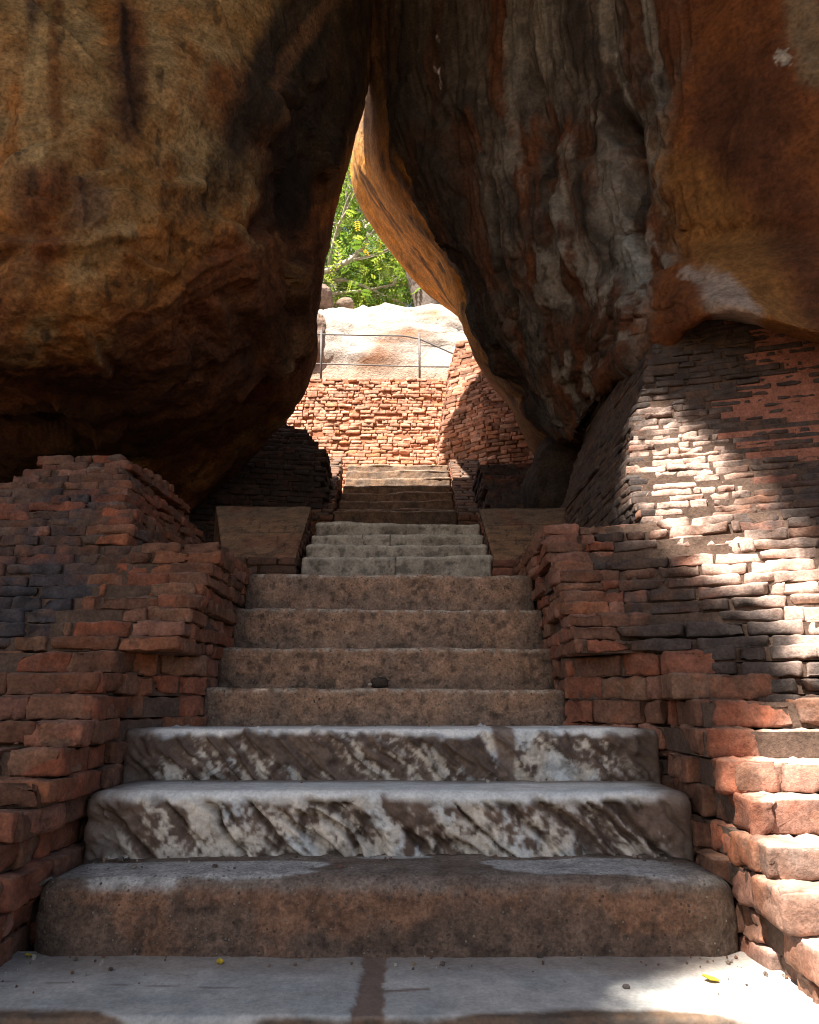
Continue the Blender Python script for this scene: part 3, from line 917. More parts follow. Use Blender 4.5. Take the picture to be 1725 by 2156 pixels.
def left_wall():
    root = empty('brick_wall', (-2.0, 3.8, Z(-1.2)), 'stepped red brown brick wall left of the stairs with blackened face and sloping top', 'brick wall', 'brick walls beside the stairs')
    near, top = Bricks(21), Bricks(22)
    cf = pal({'red': 2.2, 'brown': 4, 'orange': 1.2, 'pink': 0.8, 'tan': 0.8})
    cd = pal({'brown': 3.5, 'grey': 2, 'dark': 1.2, 'red': 1.2, 'pink': 0.6})
    z = -1.35
    k = 0
    while z < 1.50:
        h = (0.090 if z < 0.15 else (0.067 if z < 0.83 else 0.062)) * (0.94 + 0.12 * near.rng.random())
        zt = z + h
        yf = interp(zt, LK_Z, LK_Y)
        jl = near.rng.normal(0, 0.016)
        if zt < 0.24:
            xi = -1.225 + jl
            if zt > -0.15:
                near.run((-0.985, 5.2), (-0.985, 3.66), Z(z), h, 0.2, 0.25, 1, cf)
                near.run((-0.985, 3.66), (-1.225, 3.30), Z(z), h, 0.2, 0.25, 1, cf)
            near.run((xi, 3.32), (xi, yf), Z(z), h, 0.2, 0.27, 1, cf, jit=0.014)
            near.run((xi, yf), (-3.3, yf + 0.02), Z(z), h, 0.22, 0.28, 1, cf, jit=0.016)
            poly = [(xi, yf), (xi, 3.3), (-0.985, 3.66), (-0.985, 5.2), (-3.4, 5.2), (-3.4, yf)] if zt > -0.15 else [(xi, yf), (xi, 5.0), (-3.4, 5.0), (-3.4, yf)]
            near.core(inset(poly, 0.020), Z(z), Z(zt) - 0.010)
        elif zt < 0.86:
            xi = -0.985 + jl * 0.7
            near.run((xi, 5.2), (xi, yf), Z(z), h, 0.2, 0.25, 1, cf, jit=0.011)
            xm = -1.45 + 0.08 * near.rng.normal() - 0.25 * (0.86 - zt)
            near.run((xi, yf), (xm, yf), Z(z), h, 0.21, 0.26, 1, cf, jit=0.013)
            yb = yf + 0.05
            top.run((xm, yb), (-3.3, yb), Z(z), h, 0.2, 0.27, 1, cd, jit=0.006, gap=0.006)
            near.core(inset([(xi, yf), (xi, 5.2), (-3.4, 5.2), (-3.4, yb), (xm - .1, yb), (xm, yf)], 0.020), Z(z), Z(zt) - 0.008)
        else:
            q = (zt - 0.86) / 0.66
            xi = -1.50 - 0.36 * q + 0.02 * near.rng.normal()
            xl = -2.70 + 0.28 * q + 0.05 * near.rng.normal()
            yb = 6.6 - 0.9 * q
            top.run((xi + 0.05, yb), (xi, yf), Z(z), h, 0.2, 0.25, 1, cf, jit=0.012)
            top.run((xi, yf), (xl, yf + 0.05), Z(z), h, 0.2, 0.24, 1, cd, jit=0.014)
            top.run((xl, yf + 0.05), (xl - 0.05, yb), Z(z), h, 0.2, 0.24, 1, cd, jit=0.012)
            top.core(inset([(xi, yf), (xi + 0.05, yb), (xl - 0.05, yb), (xl, yf + 0.05)], 0.028), Z(z), Z(zt) - 0.006)
        z = zt
        k += 1
    # loose last bricks along the ridge
    for i in range(9):
        y = 4.72 + i * 0.13
        top.run((-1.90 + 0.03 * i, y + 0.12), (-1.90 + 0.03 * i, y), Z(1.50 - 0.055 * i * (i > 4)), 0.065, 0.2, 0.16, 1, cf, jit=0.02)
    def soot_l(V):
        uu, vv = project(V)
        return 0.28 + 0.55 * np.exp(-(((uu - 90) / 150) ** 2 + ((vv - 1270) / 120) ** 2)) + 0.25 * np.exp(-(((uu - 130) / 140) ** 2 + ((vv - 1060) / 60) ** 2))
    near.build('parapet', M_BRICK, T_FINE, root, seed=4, soot=lambda V: 0.22 + 0 * V[:, 0], soot_col=(0.07, 0.055, 0.045), erode=1.15)
    top.build('wall_face', M_BRICK, T_FINE, root, seed=5, soot=soot_l, soot_col=(0.045, 0.044, 0.050), erode=1.15, dust=0.2)
left_wall()

# ------------------------------------------------------------------ stairs
def slab(name, xl, xr, yn, yr, zt, zb, style, mat, seed, label, group, rnd=0.03, endr=0.03, res=0.0070, tilt=0.0):
    """one step: tread, rounded nose and riser as a fine sheet, closed behind"""
    zt, zb = Z(zt), Z(zb)
    nx = int((xr - xl) / res) + 1
    xs = np.linspace(xl, xr, nx)
    dt = max(0.02, yr + 0.05 - (yn + rnd))
    nt = max(4, int(dt / res * 0.6))
    nr = 7
    nf = max(6, int((zt - rnd - zb) / res))
    prof, part = [], []
    for i in range(nt):
        prof.append((yr + 0.05 - dt * i / nt, 0.0))
        part.append(0 + 0 * i)
    for i in range(nr):
        a = math.pi / 2 * i / nr
        prof.append((yn + rnd - rnd * math.sin(a), -rnd + rnd * math.cos(a)))
        part.append(0.5)
    for i in range(nf + 1):
        prof.append((yn, -rnd - (zt - rnd - zb) * i / nf))
        part.append(1)
    prof = np.array(prof)
    part = np.array(part)
    npz = len(prof)
    X, I = np.meshgrid(xs, np.arange(npz), indexing='ij')
    Yp, Zp = prof[I, 0], prof[I, 1]
    PT = part[I]
    # end rounding in plan
    e = np.minimum(X - xl, xr - X)
    t = np.clip(1 - e / endr, 0, 1)
    Yp = Yp + endr * (1 - np.sqrt(1 - t * t + 1e-9)) * (PT > 0) * 0.8
    Zp = Zp - 0.35 * endr * t ** 3
    P = np.stack([X.ravel(), Yp.ravel(), (Zp + zt).ravel()], 1)
    P[:, 2] += tilt * (P[:, 0] - (xl + xr) / 2)
    F = grid_faces(nx, npz)[:, ::-1]
    N = vnormals(P, F)
    if N[int(npz * nx / 2)][1] > 0:
        N = -N
        F = F[:, ::-1]
    dep = (prof[I, 0] - yn).ravel()                # distance behind the nose
    drop = (-prof[I, 1]).ravel()                   # distance below the tread
    hgt = zt - zb
    h, col = style(P, N, dep, drop, hgt, PT.ravel(), X.ravel(), seed)
    P = P + N * h[:, None]
    # close the block: back and bottom rim
    o = len(P)
    bk = []
    for x in xs[[0, -1]]:
        bk += [(x, yr + 0.05, zb), ]
    bv = np.array([(x, yr + 0.05, zb) for x in xs])
    P = np.concatenate([P, bv])
    col = np.concatenate([col, np.tile((0.10, 0.08, 0.06), (len(bv), 1))])
    i = np.arange(nx - 1)
    Fb = np.stack([i * npz + npz - 1, (i + 1) * npz + npz - 1, o + i + 1, o + i], 1)
    Fk = np.stack([i * npz, o + i, o + i + 1, (i + 1) * npz], 1)
    j = np.arange(npz - 1)
    E1 = np.stack([np.full(npz - 1, o), j, j + 1], 1)
    E2 = np.stack([np.full(npz - 1, o + nx - 1), (nx - 1) * npz + j + 1, (nx - 1) * npz + j], 1)
    ob = build(name, P, [F, Fb, Fk, E1, E2], mat, col)
    return tag(ob, label, 'step', group)

MW = np.array((0.76, 0.735, 0.680))
MB = np.array((0.58, 0.590, 0.570))
DIRT = np.array((0.165, 0.112, 0.082))
DARKD = np.array((0.070, 0.050, 0.040))

def carved(amount, toplip, seedbias, split=None):
    def st(P, N, dep, drop, hgt, pt, X, seed):
        H = drop
        wx = X + 0.05 * fbm(P * 5, 3, seed)
        c = (wx + H * 1.0) / 1.414
        al = (wx - H * 1.0) / 1.414
        # ground runs from upper left to lower right: constant (x - drop)
        g = fbm(np.stack([(wx - H * 1.05) * 10.5, (wx + H) * 1.6, X * 0], 1), 4, seed + 1)
        g2 = 1 - np.abs(g) * 2.4
        groove = sstep(0.35, 1.0, g2)
        lump = fbm(P * 17, 4, seed + 2)
        mesoc = fbm(P * 6, 3, seed + 3)
        fr = sstep(toplip * 0.4, toplip * 1.8, H + 0.022 * mesoc + 0.012 * vnoise(P * 30, seed + 15))      # not on the polished tread
        h = fr * (-(0.046 * groove) * amount + 0.017 * lump + 0.014 * mesoc - 0.004)
        h += (1 - fr) * (0.003 * fbm(P * 5, 3, seed + 4))
        h += 0.007 * fbm(P * 42, 3, seed + 5) * fr
        h += 0.008 * fbm(np.stack([X * 2.2, X * 0, X * 0], 1), 3, seed + 9)
        # colour
        n = fbm(P * 8, 4, seed + 6)
        n2 = fbm(P * 28, 3, seed + 7)
        f = H / hgt
        tread = lerp(MW * 1.02, MB * 1.1, sstep(-0.3, 0.3, fbm(P * np.array((2, 6, 2)), 3, seed + 8)))
        n4 = fbm(P * 75, 2, seed + 11)
        D1 = np.stack([(wx - H * 1.0) * 6.0, (wx + H) * 1.3, X * 0 + 3], 1)
        D2 = np.stack([(wx - H * 1.0) * 17.0, (wx + H) * 4.0, X * 0 + 7], 1)
        big, sml = fbm(D1, 3, seed + 12), fbm(D2, 3, seed + 13)
        sp = fbm(np.stack([X * 1.3, H * 3, X * 0], 1), 3, seed + 14)
        dirty = 0.78 - 0.62 * f + 0.5 * groove * (1 - 0.3 * f) + 1.15 * big + 0.9 * sml + 0.5 * sp + 0.75 * n2 + 0.7 * n4 + seedbias
        dirty = sstep(0.10, 0.80, dirty) * fr
        front = lerp(lerp((0.60, 0.535, 0.445), MB * 0.95, sstep(0, 0.35, n)), DIRT, dirty)
        front = lerp(front, DARKD, sstep(0.45, 0.95, groove) * sstep(-0.35, 0.25, n) * 0.65)  # groove dirt, darkened further to stand for shade in the cuts
        front = lerp(front, front * 0.58, sstep(0.05, 0.35, n2 + 0.5 * n4) * 0.7)
        col = lerp(tread, front, fr)
        e = np.minimum(X - X.min(), X.max() - X)
        h = h * (0.15 + 0.85 * sstep(0.0, 0.14, e))
        col = lerp(col, DIRT * 0.9, (1 - sstep(0.05, 0.22, e + 0.08 * n)) * 0.9)
        col = lerp(col, DIRT, sstep(0.16, 0.3, dep / 1.0 + 0.05 * n - 0.05) * (pt < 0.3) * 0.8)
        if split is not None:
            s = np.abs(X - split - 0.02 * n)
            col = lerp(col, DIRT * 1.1, (1 - sstep(0.03, 0.05, s)) * 0.9)
        return h, col
    return st

def rough_pale(P, N, dep, drop, hgt, pt, X, seed):
    """brown gritty riser; pale marble patches worn through on the tread"""
    n = fbm(P * 7, 4, seed)
    n2 = fbm(P * 26, 3, seed + 1)
    n3 = fbm(P * 60, 2, seed + 2)
    fr = sstep(0.01, 0.05, drop)
    h = fr * (0.012 * fbm(P * 6, 3, seed + 3) + 0.006 * n2 + 0.003 * n3) + (1 - fr) * 0.003 * n
    h += 0.008 * fbm(np.stack([X * 1.8, X * 0, X * 0], 1), 3, seed + 9)
    front = lerp((0.230, 0.125, 0.078), (0.160, 0.104, 0.075), sstep(-0.2, 0.3, n + 1.2 * (drop / hgt - 0.45)))
    front = lerp(front, DARKD, sstep(0.15, 0.45, n2) * 0.6)
    edge = np.exp(-((drop - 0.02) / 0.02) ** 2) * sstep(-0.2, 0.25, n2)
    front = lerp(front, (0.33, 0.27, 0.22), edge * 0.75)
    tread = lerp((0.215, 0.170, 0.140), (0.165, 0.120, 0.092), sstep(-0.2, 0.3, n))
    q = fbm(np.stack([X * 1.9, dep * 6, X * 0], 1), 3, seed + 5)
    m = sstep(-0.02, 0.05, q + 0.30 * np.exp(-((dep - 0.17) / 0.07) ** 2) - 0.16)
    tread = lerp(tread, (0.47, 0.455, 0.43), m * 0.9)
    col = lerp(tread, front, fr)
    e = np.minimum(X - X.min(), X.max() - X)
    col = lerp(col, (0.085, 0.066, 0.052), (1 - sstep(0.04, 0.25, e + 0.1 * n)) * 0.8)
    return h, col

def marble_tread(seam):
    def st(P, N, dep, drop, hgt, pt, X, seed):
        n = fbm(P * 5, 4, seed)
        n2 = fbm(P * 20, 4, seed + 1)
        sc = 0.075 * fbm(np.stack([X * 1.9, X * 0, X * 0], 1), 4, seed + 2)      # where the polish stops
        fr = sstep(-0.006, 0.014, -(dep - 0.020 - sc * 1.3 - 0.01 * n2))
        fr = np.maximum(fr, sstep(0.03, 0.09, drop + 0.9 * sc + 0.02 * n2) * (X < 0.45))
        h = 0.002 * n - fr * (0.006 + 0.008 * np.abs(n2)) + fr * 0.010 * n
        marble = lerp(MB * 0.66, MW * 0.66, sstep(-0.3, 0.3, n))
        marble = lerp(marble, (0.30, 0.315, 0.315), sstep(0.0, 0.4, fbm(P * np.array((2.5, 9, 3)), 4, seed + 4)) * 0.6)
        marble = lerp(marble, (0.30, 0.25, 0.21), sstep(0.20, 0.36, dep + 0.05 * n2 + 0.06 * n - 0.03) * 0.8)
        d = np.abs(X - seam - 0.012 * n2 - 0.01 * n)
        s = 1 - sstep(0.030, 0.042, d + 0.012 * fbm(P * 60, 2, seed + 7) - 0.006 * (1 - sstep(0.0, 0.2, dep)))
        s2 = (1 - sstep(0.004, 0.012, np.abs(dep - 0.16 - 0.5 * (X - seam) * 0.35))) * (X > seam) * (X < seam + 0.16)
        marble = lerp(marble, (0.19, 0.13, 0.10), np.maximum(s, s2) * 0.95)
        h -= 0.004 * s
        ck = np.abs(dep - 0.21 - 0.03 * fbm(np.stack([X * 2, X * 0, X * 0], 1), 3, seed + 6) + 0.05 * (X + 0.6))
        marble = lerp(marble, (0.15, 0.12, 0.10), (1 - sstep(0.001, 0.005, ck)) * (X < seam - 0.3) * 0.7)
        brn = lerp((0.145, 0.085, 0.048), (0.085, 0.06, 0.042), sstep(-0.2, 0.3, n2))
        return h, lerp(marble, brn, fr * 0.95)
    return st

def gritty(P, N, dep, drop, hgt, pt, X, seed):
    n = fbm(P * 6, 4, seed)
    n2 = fbm(P * 30, 3, seed + 1)
    h = 0.012 * fbm(P * 5, 3, seed + 2) + 0.005 * n2 + 0.006 * fbm(np.stack([X * 2.5, X * 0, X * 0], 1), 3, seed + 9)
    col = lerp((0.340, 0.205, 0.132), (0.250, 0.165, 0.115), sstep(-0.2, 0.25, n + 0.8 * (drop / hgt - 0.5)))
    col = lerp(col, (0.075, 0.055, 0.042), sstep(0.12, 0.45, n2) * 0.65)
    nose = np.exp(-((drop - 0.004) / 0.014) ** 2)
    col = lerp(col, (0.52, 0.43, 0.33), nose * 0.8 * sstep(-0.3, 0.1, n2))  # nose line painted light, as a lit edge
    e = np.minimum(X - X.min(), X.max() - X)
    col = lerp(col, (0.09, 0.07, 0.055), (1 - sstep(0.02, 0.14, e + 0.08 * n)) * 0.7)
    return h, col

def grey_slab(P, N, dep, drop, hgt, pt, X, seed):
    n = fbm(P * 5, 4, seed)
    n2 = fbm(P * 22, 3, seed + 1)
    h = 0.016 * fbm(P * 4, 3, seed + 2) + 0.006 * n2 + 0.02 * fbm(np.stack([X * 1.7, X * 0, X * 0 + 2], 1), 3, seed + 3) * (pt < 0.9)
    col = lerp((0.390, 0.315, 0.232), (0.270, 0.212, 0.155), sstep(-0.2, 0.3, n))
    col = lerp(col, (0.08, 0.068, 0.05), sstep(0.1, 0.4, n2) * 0.6)
    col = lerp(col, (0.62, 0.53, 0.40), np.exp(-((drop - 0.006) / 0.022) ** 2) * 0.8)  # highlight along the nose put into the colour
    col = lerp(col, col * 0.6, sstep(0.5, 0.85, drop / hgt + 0.3 * n) * 0.6)
    r = np.random.default_rng(seed)
    for q in range(1 + seed % 2):
        x0 = X.min() + (0.15 + 0.7 * r.random()) * (X.max() - X.min())
        ck = np.abs(X - x0 - 0.25 * (r.random() - 0.5) * drop / hgt - 0.012 * n2)
        c = (1 - sstep(0.002, 0.009, ck)) * sstep(-0.15, 0.1, fbm(P * 3, 2, seed + 8))
        h -= 0.010 * c
        col = lerp(col, (0.03, 0.025, 0.02), c * 0.85)
    return h, col

def dark_stone(P, N, dep, drop, hgt, pt, X, seed):
    n = fbm(P * 4, 4, seed)
    n2 = fbm(P * 18, 3, seed + 1)
    h = 0.018 * fbm(P * 4, 3, seed + 2) + 0.008 * n2 + 0.03 * fbm(np.stack([X * 2.2, X * 0, X * 0 + 2], 1), 3, seed + 3) * (pt < 0.9)
    col = lerp((0.20, 0.125, 0.080), (0.15, 0.105, 0.075), sstep(-0.2, 0.3, n))
    col = lerp(col, (0.33, 0.27, 0.21), sstep(0.02, 0.0, drop) * 0.7 * sstep(-0.4, 0.1, n))
    col = lerp(col, (0.07, 0.05, 0.04), sstep(0.1, 0.4, n2) * 0.6)
    return h, col

def stairs():
    G1, G2, G3, G4 = 'broad carved marble steps', 'rough concrete steps of the middle flight', 'grey stone steps between the two ramps', 'dark worn steps at the top'
    slab('stone_step', -1.42, 1.30, 2.12, 2.57, -0.78, -1.2, marble_tread(-0.105), M_MARBLE, 101,
         'bottom step of polished bluish marble with brown mortar seam and sunlit right corner', G1, rnd=0.02, endr=0.05)
    slab('stone_step', -1.215, 1.065, 2.57, 2.89, -0.557, -0.83, rough_pale, M_GRIT, 111,
         'second step up, tall brown gritty riser under pale worn marble patches', G1, rnd=0.05, endr=0.13)
    slab('stone_step', -1.205, 1.055, 2.89, 3.28, -0.333, -0.60, carved(1.15, 0.030, -0.02), M_MARBLE, 121,
         'thick white marble step deeply chiselled with slanting grooves, third from the bottom', G1, rnd=0.04, endr=0.09)
    slab('stone_step', -1.215, 1.06, 3.28, 3.69, -0.128, -0.40, carved(0.80, 0.018, -0.06, split=0.40), M_MARBLE, 131,
         'white marble step with shallow chisel marks, topmost and thinnest of the carved ones', G1, rnd=0.025, endr=0.03)
    four = [(3.68, 0.044, -0.16, 'lowest brown gritty concrete step, directly above the carved marble', 3.93),
            (3.93, 0.255, 0.02, 'brown gritty concrete step with a small dark stone at its foot', 4.20),
            (4.20, 0.490, 0.23, 'brown gritty concrete step just below the flight\'s top step', 4.48),
            (4.48, 0.732, 0.46, 'top brown concrete step with a light worn edge, below the ramps', 6.05)]
    four[1] = (3.93, 0.255, 0.02, 'second brown concrete step above the carved marble', 4.20)
    for i, (yn, zt, zb, lab, yr) in enumerate(four):
        slab('concrete_step', -1.0, 0.76, yn, yr, zt, zb, gritty, M_GRIT, 141 + 7 * i, lab, G2, rnd=0.022, endr=0.03, tilt=-0.004)
    mids = [(6.02, 1170, 'lowest grey stone step between the ramps, cracked at its left end'),
            (6.32, 1146, 'second grey stone step between the ramps, split by two upright cracks'),
            (6.62, 1126, 'third grey stone step between the ramps, with a long slanting crack'),
            (6.92, 1101, 'uppermost pale edged grey step, level with the ramp tops')]
    prev = 0.74
    for i, (yn, v, lab) in enumerate(mids):
        zt = at(862, v, yn)[2] - EZ
        slab('stone_step', -0.90, 0.68, yn, yn + 0.34 if i < 3 else 9.2, zt, prev - 0.05, grey_slab, M_STONE, 201 + 5 * i, lab, G3, rnd=0.03, endr=0.03, res=0.012)
        prev = zt
    # flight at the top; its two lowest steps are hidden
    ys = np.linspace(9.66, 12.0, 9)
    z0 = prev
    ztop = at(862, 978, 12.0)[2] - EZ
    zb = at(862, 1071, 10.28)[2] - EZ
    words = ['first', 'second', 'third', 'fourth', 'fifth', 'sixth']
    lo = [(9.35, 1.98), (9.66, 2.26), (9.97, 2.52)]
    hi = [(1071, 10.28), (1053, 10.58), (1036, 10.88), (1021, 11.17), (1005, 11.45), (990, 11.72), (978, 12.0)]
    items = lo + [(y, at(862, v, y)[2] - EZ) for v, y in hi]
    for i, (yn, zt) in enumerate(items):
        yr = items[i + 1][0] if i < len(items) - 1 else 14.2
        n = i - 3
        if n < 0:
            lab = 'dark worn step hidden low in the top flight, behind the grey steps'
        elif n < 6:
            lab = '%s dark worn step of the top flight counting upward from the grey steps' % words[n]
        else:
            lab = 'sunlit top step and landing of brown stone before the far brick wall'
        slab('worn_step', -1.05, 0.66, yn, yr, zt, items[i - 1][1] - 0.08 if i else 1.5, dark_stone, M_STONE, 251 + 5 * i, lab, G4, rnd=0.03, endr=0.03, res=0.018)
stairs()

# ------------------------------------------------------------------ ramps beside the upper flights
def ramp(pts_lo, pts_hi, thick, paved, name, label, seed, left):
    """sloping masonry ramp: pts_lo / pts_hi are its (left, right) corners at the foot and the head"""
    B = Bricks(seed)
    a, b = np.array(pts_lo[0]), np.array(pts_lo[1])
    c, d = np.array(pts_hi[0]), np.array(pts_hi[1])
    root = empty(name, tuple((a + b) / 2), label, 'ramp', 'brick ramps flanking the steps')
    L = np.linalg.norm(c - a)
    # paving skin
    nrow = max(4, int(L / 0.125))
    cf = pal({'brown': 4, 'grey': 2.2, 'tan': 1.2, 'dark': 1})
    if paved:
        for i in range(nrow):
            t0, t1 = i / nrow, (i + 1) / nrow
            tm = (t0 + t1) / 2
            l, r = a + (c - a) * tm, b + (d - b) * tm
            ex = (r - l) / np.linalg.norm(r - l)
            ey = (c - a) / L
            ez = np.cross(ex, ey)
            ez /= np.linalg.norm(ez)
            ey = np.cross(ez, ex)
            R = np.stack([ex, ey, ez], 1)
            wd = np.linalg.norm(r - l)
            s = -0.12 * (i % 2)
            while s < wd:
                ln = 0.25 * (0.7 + 0.6 * B.rng.random())
                s0, s1 = max(s, 0), min(s + ln, wd)
                s += ln + 0.008
                if s1 - s0 > 0.05:
                    B.add(l + ex * (s0 + s1) / 2 - ez * 0.03 + ez * B.rng.normal(0, 0.003), ((s1 - s0) / 2 - 0.004, L / nrow / 2 - 0.005, 0.035), R, cf(None, B.rng))
        B.build('paving', M_BRICK, T_LOW, root, seed=seed, rad=0.012, amp=0.003, dust=0.1, soot=lambda V: 0.25 + 0 * V[:, 0])
    # body with plastered or plain top
    nu, nv = 60, 70
    U, Vv = np.meshgrid(np.linspace(0, 1, nu), np.linspace(0, 1, nv), indexing='ij')
    U, Vv = U.ravel()[:, None], Vv.ravel()[:, None]
    top = (a * (1 - U) + b * U) * (1 - Vv) + (c * (1 - U) + d * U) * Vv
    top[:, 2] -= 0.05 if paved else 0.0
    top[:, 2] += 0.010 * fbm(top * 3, 3, seed) + 0.004 * fbm(top * 14, 3, seed + 1) - 0.02 * (1 - sstep(0, 0.04, np.minimum(np.minimum(U, 1 - U), np.minimum(Vv, 1 - Vv))[:, 0]))
    n = fbm(top * 2.4, 4, seed + 2)
    n2 = fbm(top * 16, 3, seed + 3)
    col = lerp((0.300, 0.160, 0.085), (0.225, 0.140, 0.088), sstep(-0.25, 0.25, n + 0.8 * (Vv[:, 0] - 0.5)))
    col = lerp(col, (0.28, 0.105, 0.06), sstep(0.1, 0.35, fbm(top * 3 + 7, 3, seed + 4)) * 0.5)
    col = lerp(col, (0.085, 0.06, 0.045), sstep(0.15, 0.4, n2) * 0.5)
    # faint courses showing through the plaster
    row = np.abs((Vv[:, 0] * nrow * 0.6 + 0.1 * n) % 1 - 0.5)
    rowi = np.floor(Vv[:, 0] * nrow * 0.6 + 0.1 * n + 0.5)
    cj = np.abs((U[:, 0] * 3.2 + 0.37 * rowi + 0.06 * n2) % 1 - 0.5)
    colj = np.maximum(sstep(0.44, 0.485, row), sstep(0.475, 0.492, cj)) * sstep(-0.25, 0.15, fbm(top * 2, 2, seed + 6) + (0.25 if not left else 0.0))
    top[:, 2] -= 0.006 * colj
    col = lerp(col, (0.05, 0.038, 0.03), colj * 0.7)
    F = grid_faces(nu, nv)
    # skirt down to the ground
    rim = np.concatenate([np.arange(nu) * nv, (nu - 1) * nv + np.arange(1, nv), np.arange(nu - 2, -1, -1) * nv + nv - 1, np.arange(nv - 2, 0, -1)])
    bot = top[rim].copy()
    bot[:, 2] = min(a[2], b[2]) - thick
    o = len(top)
    m = len(rim)
    i = np.arange(m)
    Fs = np.stack([rim[i], o + i, o + (i + 1) % m, rim[(i + 1) % m]], 1)
    P = np.concatenate([top, bot])
    col = np.concatenate([col, np.tile((0.12, 0.075, 0.05), (m, 1))])
    build('ramp_body', P, [F, Fs], M_STONE, col, root)
    # brick courses on the inner side and the foot
    B2 = Bricks(seed + 50)
    cb = pal({'brown': 4, 'red': 1.5, 'grey': 1.5, 'tan': 0.6})
    zmin = min(a[2], b[2]) - thick
    z = zmin
    inner = (b, d) if left else (a, c)
    while z < max(c[2], d[2]) - 0.05:
        h = 0.075
        t = (z + h - inner[0][2]) / (inner[1][2] - inner[0][2])
        p = inner[0] + (inner[1] - inner[0]) * max(0, t + 0.02)
        if t < 0.98:
            p1 = inner[1]
            off = 0.012 if left else -0.012
            B2.run((p[0] + off, p[1]), (p1[0] + off, p1[1]), z, h, 0.1, 0.24, 1, cb, jit=0.004) if left is False else \
                B2.run((p1[0] + off, p1[1]), (p[0] + off, p[1]), z, h, 0.1, 0.24, 1, cb, jit=0.004)
        if z + h < min(a[2], b[2]) + 0.012:
            B2.run((a[0], a[1] - 0.012), (b[0], b[1] - 0.012), z, h, 0.1, 0.26, -1, cb, jit=0.006)
        z += h
    B2.build('side_bricks', M_BRICK, T_LOW, root, seed=seed, rad=0.016, amp=0.005, soot=lambda V: 0.3 + 0 * V[:, 0])

ramp([at(470, 1172, 6.0), at(622, 1172, 6.0)], [at(455, 1062, 7.25), at(656, 1064, 7.25)], 0.75, False, 'brick_ramp',
     'smooth plastered brick ramp left of the grey steps, wide and brownish', 301, True)
ramp([at(1040, 1176, 6.0), at(1165, 1176, 6.0)], [at(1008, 1068, 7.25), at(1200, 1066, 7.25)], 0.75, False, 'brick_ramp',
     'plastered brick ramp right of the grey steps, reddish with joints showing', 311, False)
ramp([at(572, 1085, 9.9), at(700, 1085, 9.9)], [at(652, 964, 12.1), at(721, 962, 12.1)], 0.9, True, 'brick_ramp',
     'narrow ramp paved with dark bricks on the left of the top flight', 321, True)
ramp([at(966, 1085, 9.9), at(1052, 1085, 9.9)], [at(946, 967, 12.1), at(1008, 965, 12.1)], 0.9, True, 'brick_ramp',
     'narrow ramp paved with dark bricks on the right of the top flight', 331, False)

# ------------------------------------------------------------------ far brickwork
def far_wall():
    B = Bricks(41)
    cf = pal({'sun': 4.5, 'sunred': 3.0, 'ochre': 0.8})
    Y = 14.0
    z0 = at(760, 978, 12.0)[2] - 0.05
    zt = at(760, 792, Y)[2]
    h = 0.072
    n = int((zt - z0) / h)
    for i in range(n + 1):
        z = z0 + i * h
        f = i / n
        rough = sstep(0.28, 0.5, np.array([f]))[0]
        back = 0.10 * f
        sk = 0.02 + 0.05 * rough
        if i == n:
            sk = 0.25
        B.run((-3.6, Y + back), (0.78, Y + back), z, h, 0.16, 0.27 if rough < 0.5 else 0.22, -1, cf, jit=0.004 + 0.010 * rough, gap=0.005, skip=sk, tilt=0.005 + 0.008 * rough)
        B.core(inset([(-3.6, Y + back + 0.03), (0.78, Y + back + 0.03), (0.78, Y + 0.8), (-3.6, Y + 0.8)], 0.012), z, z + h - 0.012 * (i == n), (0.33, 0.145, 0.080))
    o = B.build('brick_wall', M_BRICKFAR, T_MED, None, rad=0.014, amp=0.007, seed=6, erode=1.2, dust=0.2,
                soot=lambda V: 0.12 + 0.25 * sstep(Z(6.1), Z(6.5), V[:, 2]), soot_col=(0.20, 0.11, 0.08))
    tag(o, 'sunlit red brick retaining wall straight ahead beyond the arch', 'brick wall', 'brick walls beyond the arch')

def far_side():
    """brick mass on the right of the landing, half in the boulder's shadow"""
    B = Bricks(43)
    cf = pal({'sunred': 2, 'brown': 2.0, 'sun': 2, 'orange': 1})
    h = 0.078
    z0 = at(940, 1000, 12.5)[2] - 0.4
    z = z0
    while z < Z(6.9):
        zz = z - EZ
        # the nose of the wall leans back and to the right as it rises
        q = max(0, (zz - 4.6)) / 2.2
        xl = 0.56 + 0.02 * B.rng.normal() + 0.10 * min(1, q * 3) + 0.30 * q * q
        yl = 13.1 + 0.4 * q
        y2 = 12.35 + 1.0 * q
        B.run((xl - 0.04, 14.2), (xl, yl), z, h, 0.16, 0.25, -1, cf, jit=0.012)
        B.run((xl, yl), (1.35, y2), z, h, 0.16, 0.24, -1, cf, jit=0.014, tilt=0.03)
        B.run((1.35, y2), (3.8, y2 - 0.9), z, h, 0.16, 0.24, -1, cf, jit=0.014)
        B.core(inset([(xl, yl), (1.35, y2), (3.8, y2 - 0.9), (3.8, 14.6), (xl - 0.04, 14.6)], 0.03), z, z + h - 0.01, (0.20, 0.11, 0.075))
        z += h
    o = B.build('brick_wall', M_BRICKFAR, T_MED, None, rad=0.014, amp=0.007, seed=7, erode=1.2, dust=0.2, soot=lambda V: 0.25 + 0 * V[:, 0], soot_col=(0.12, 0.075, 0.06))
    tag(o, 'rough brick wall right of the upper landing, its far part half in shadow', 'brick wall', 'brick walls beyond the arch')

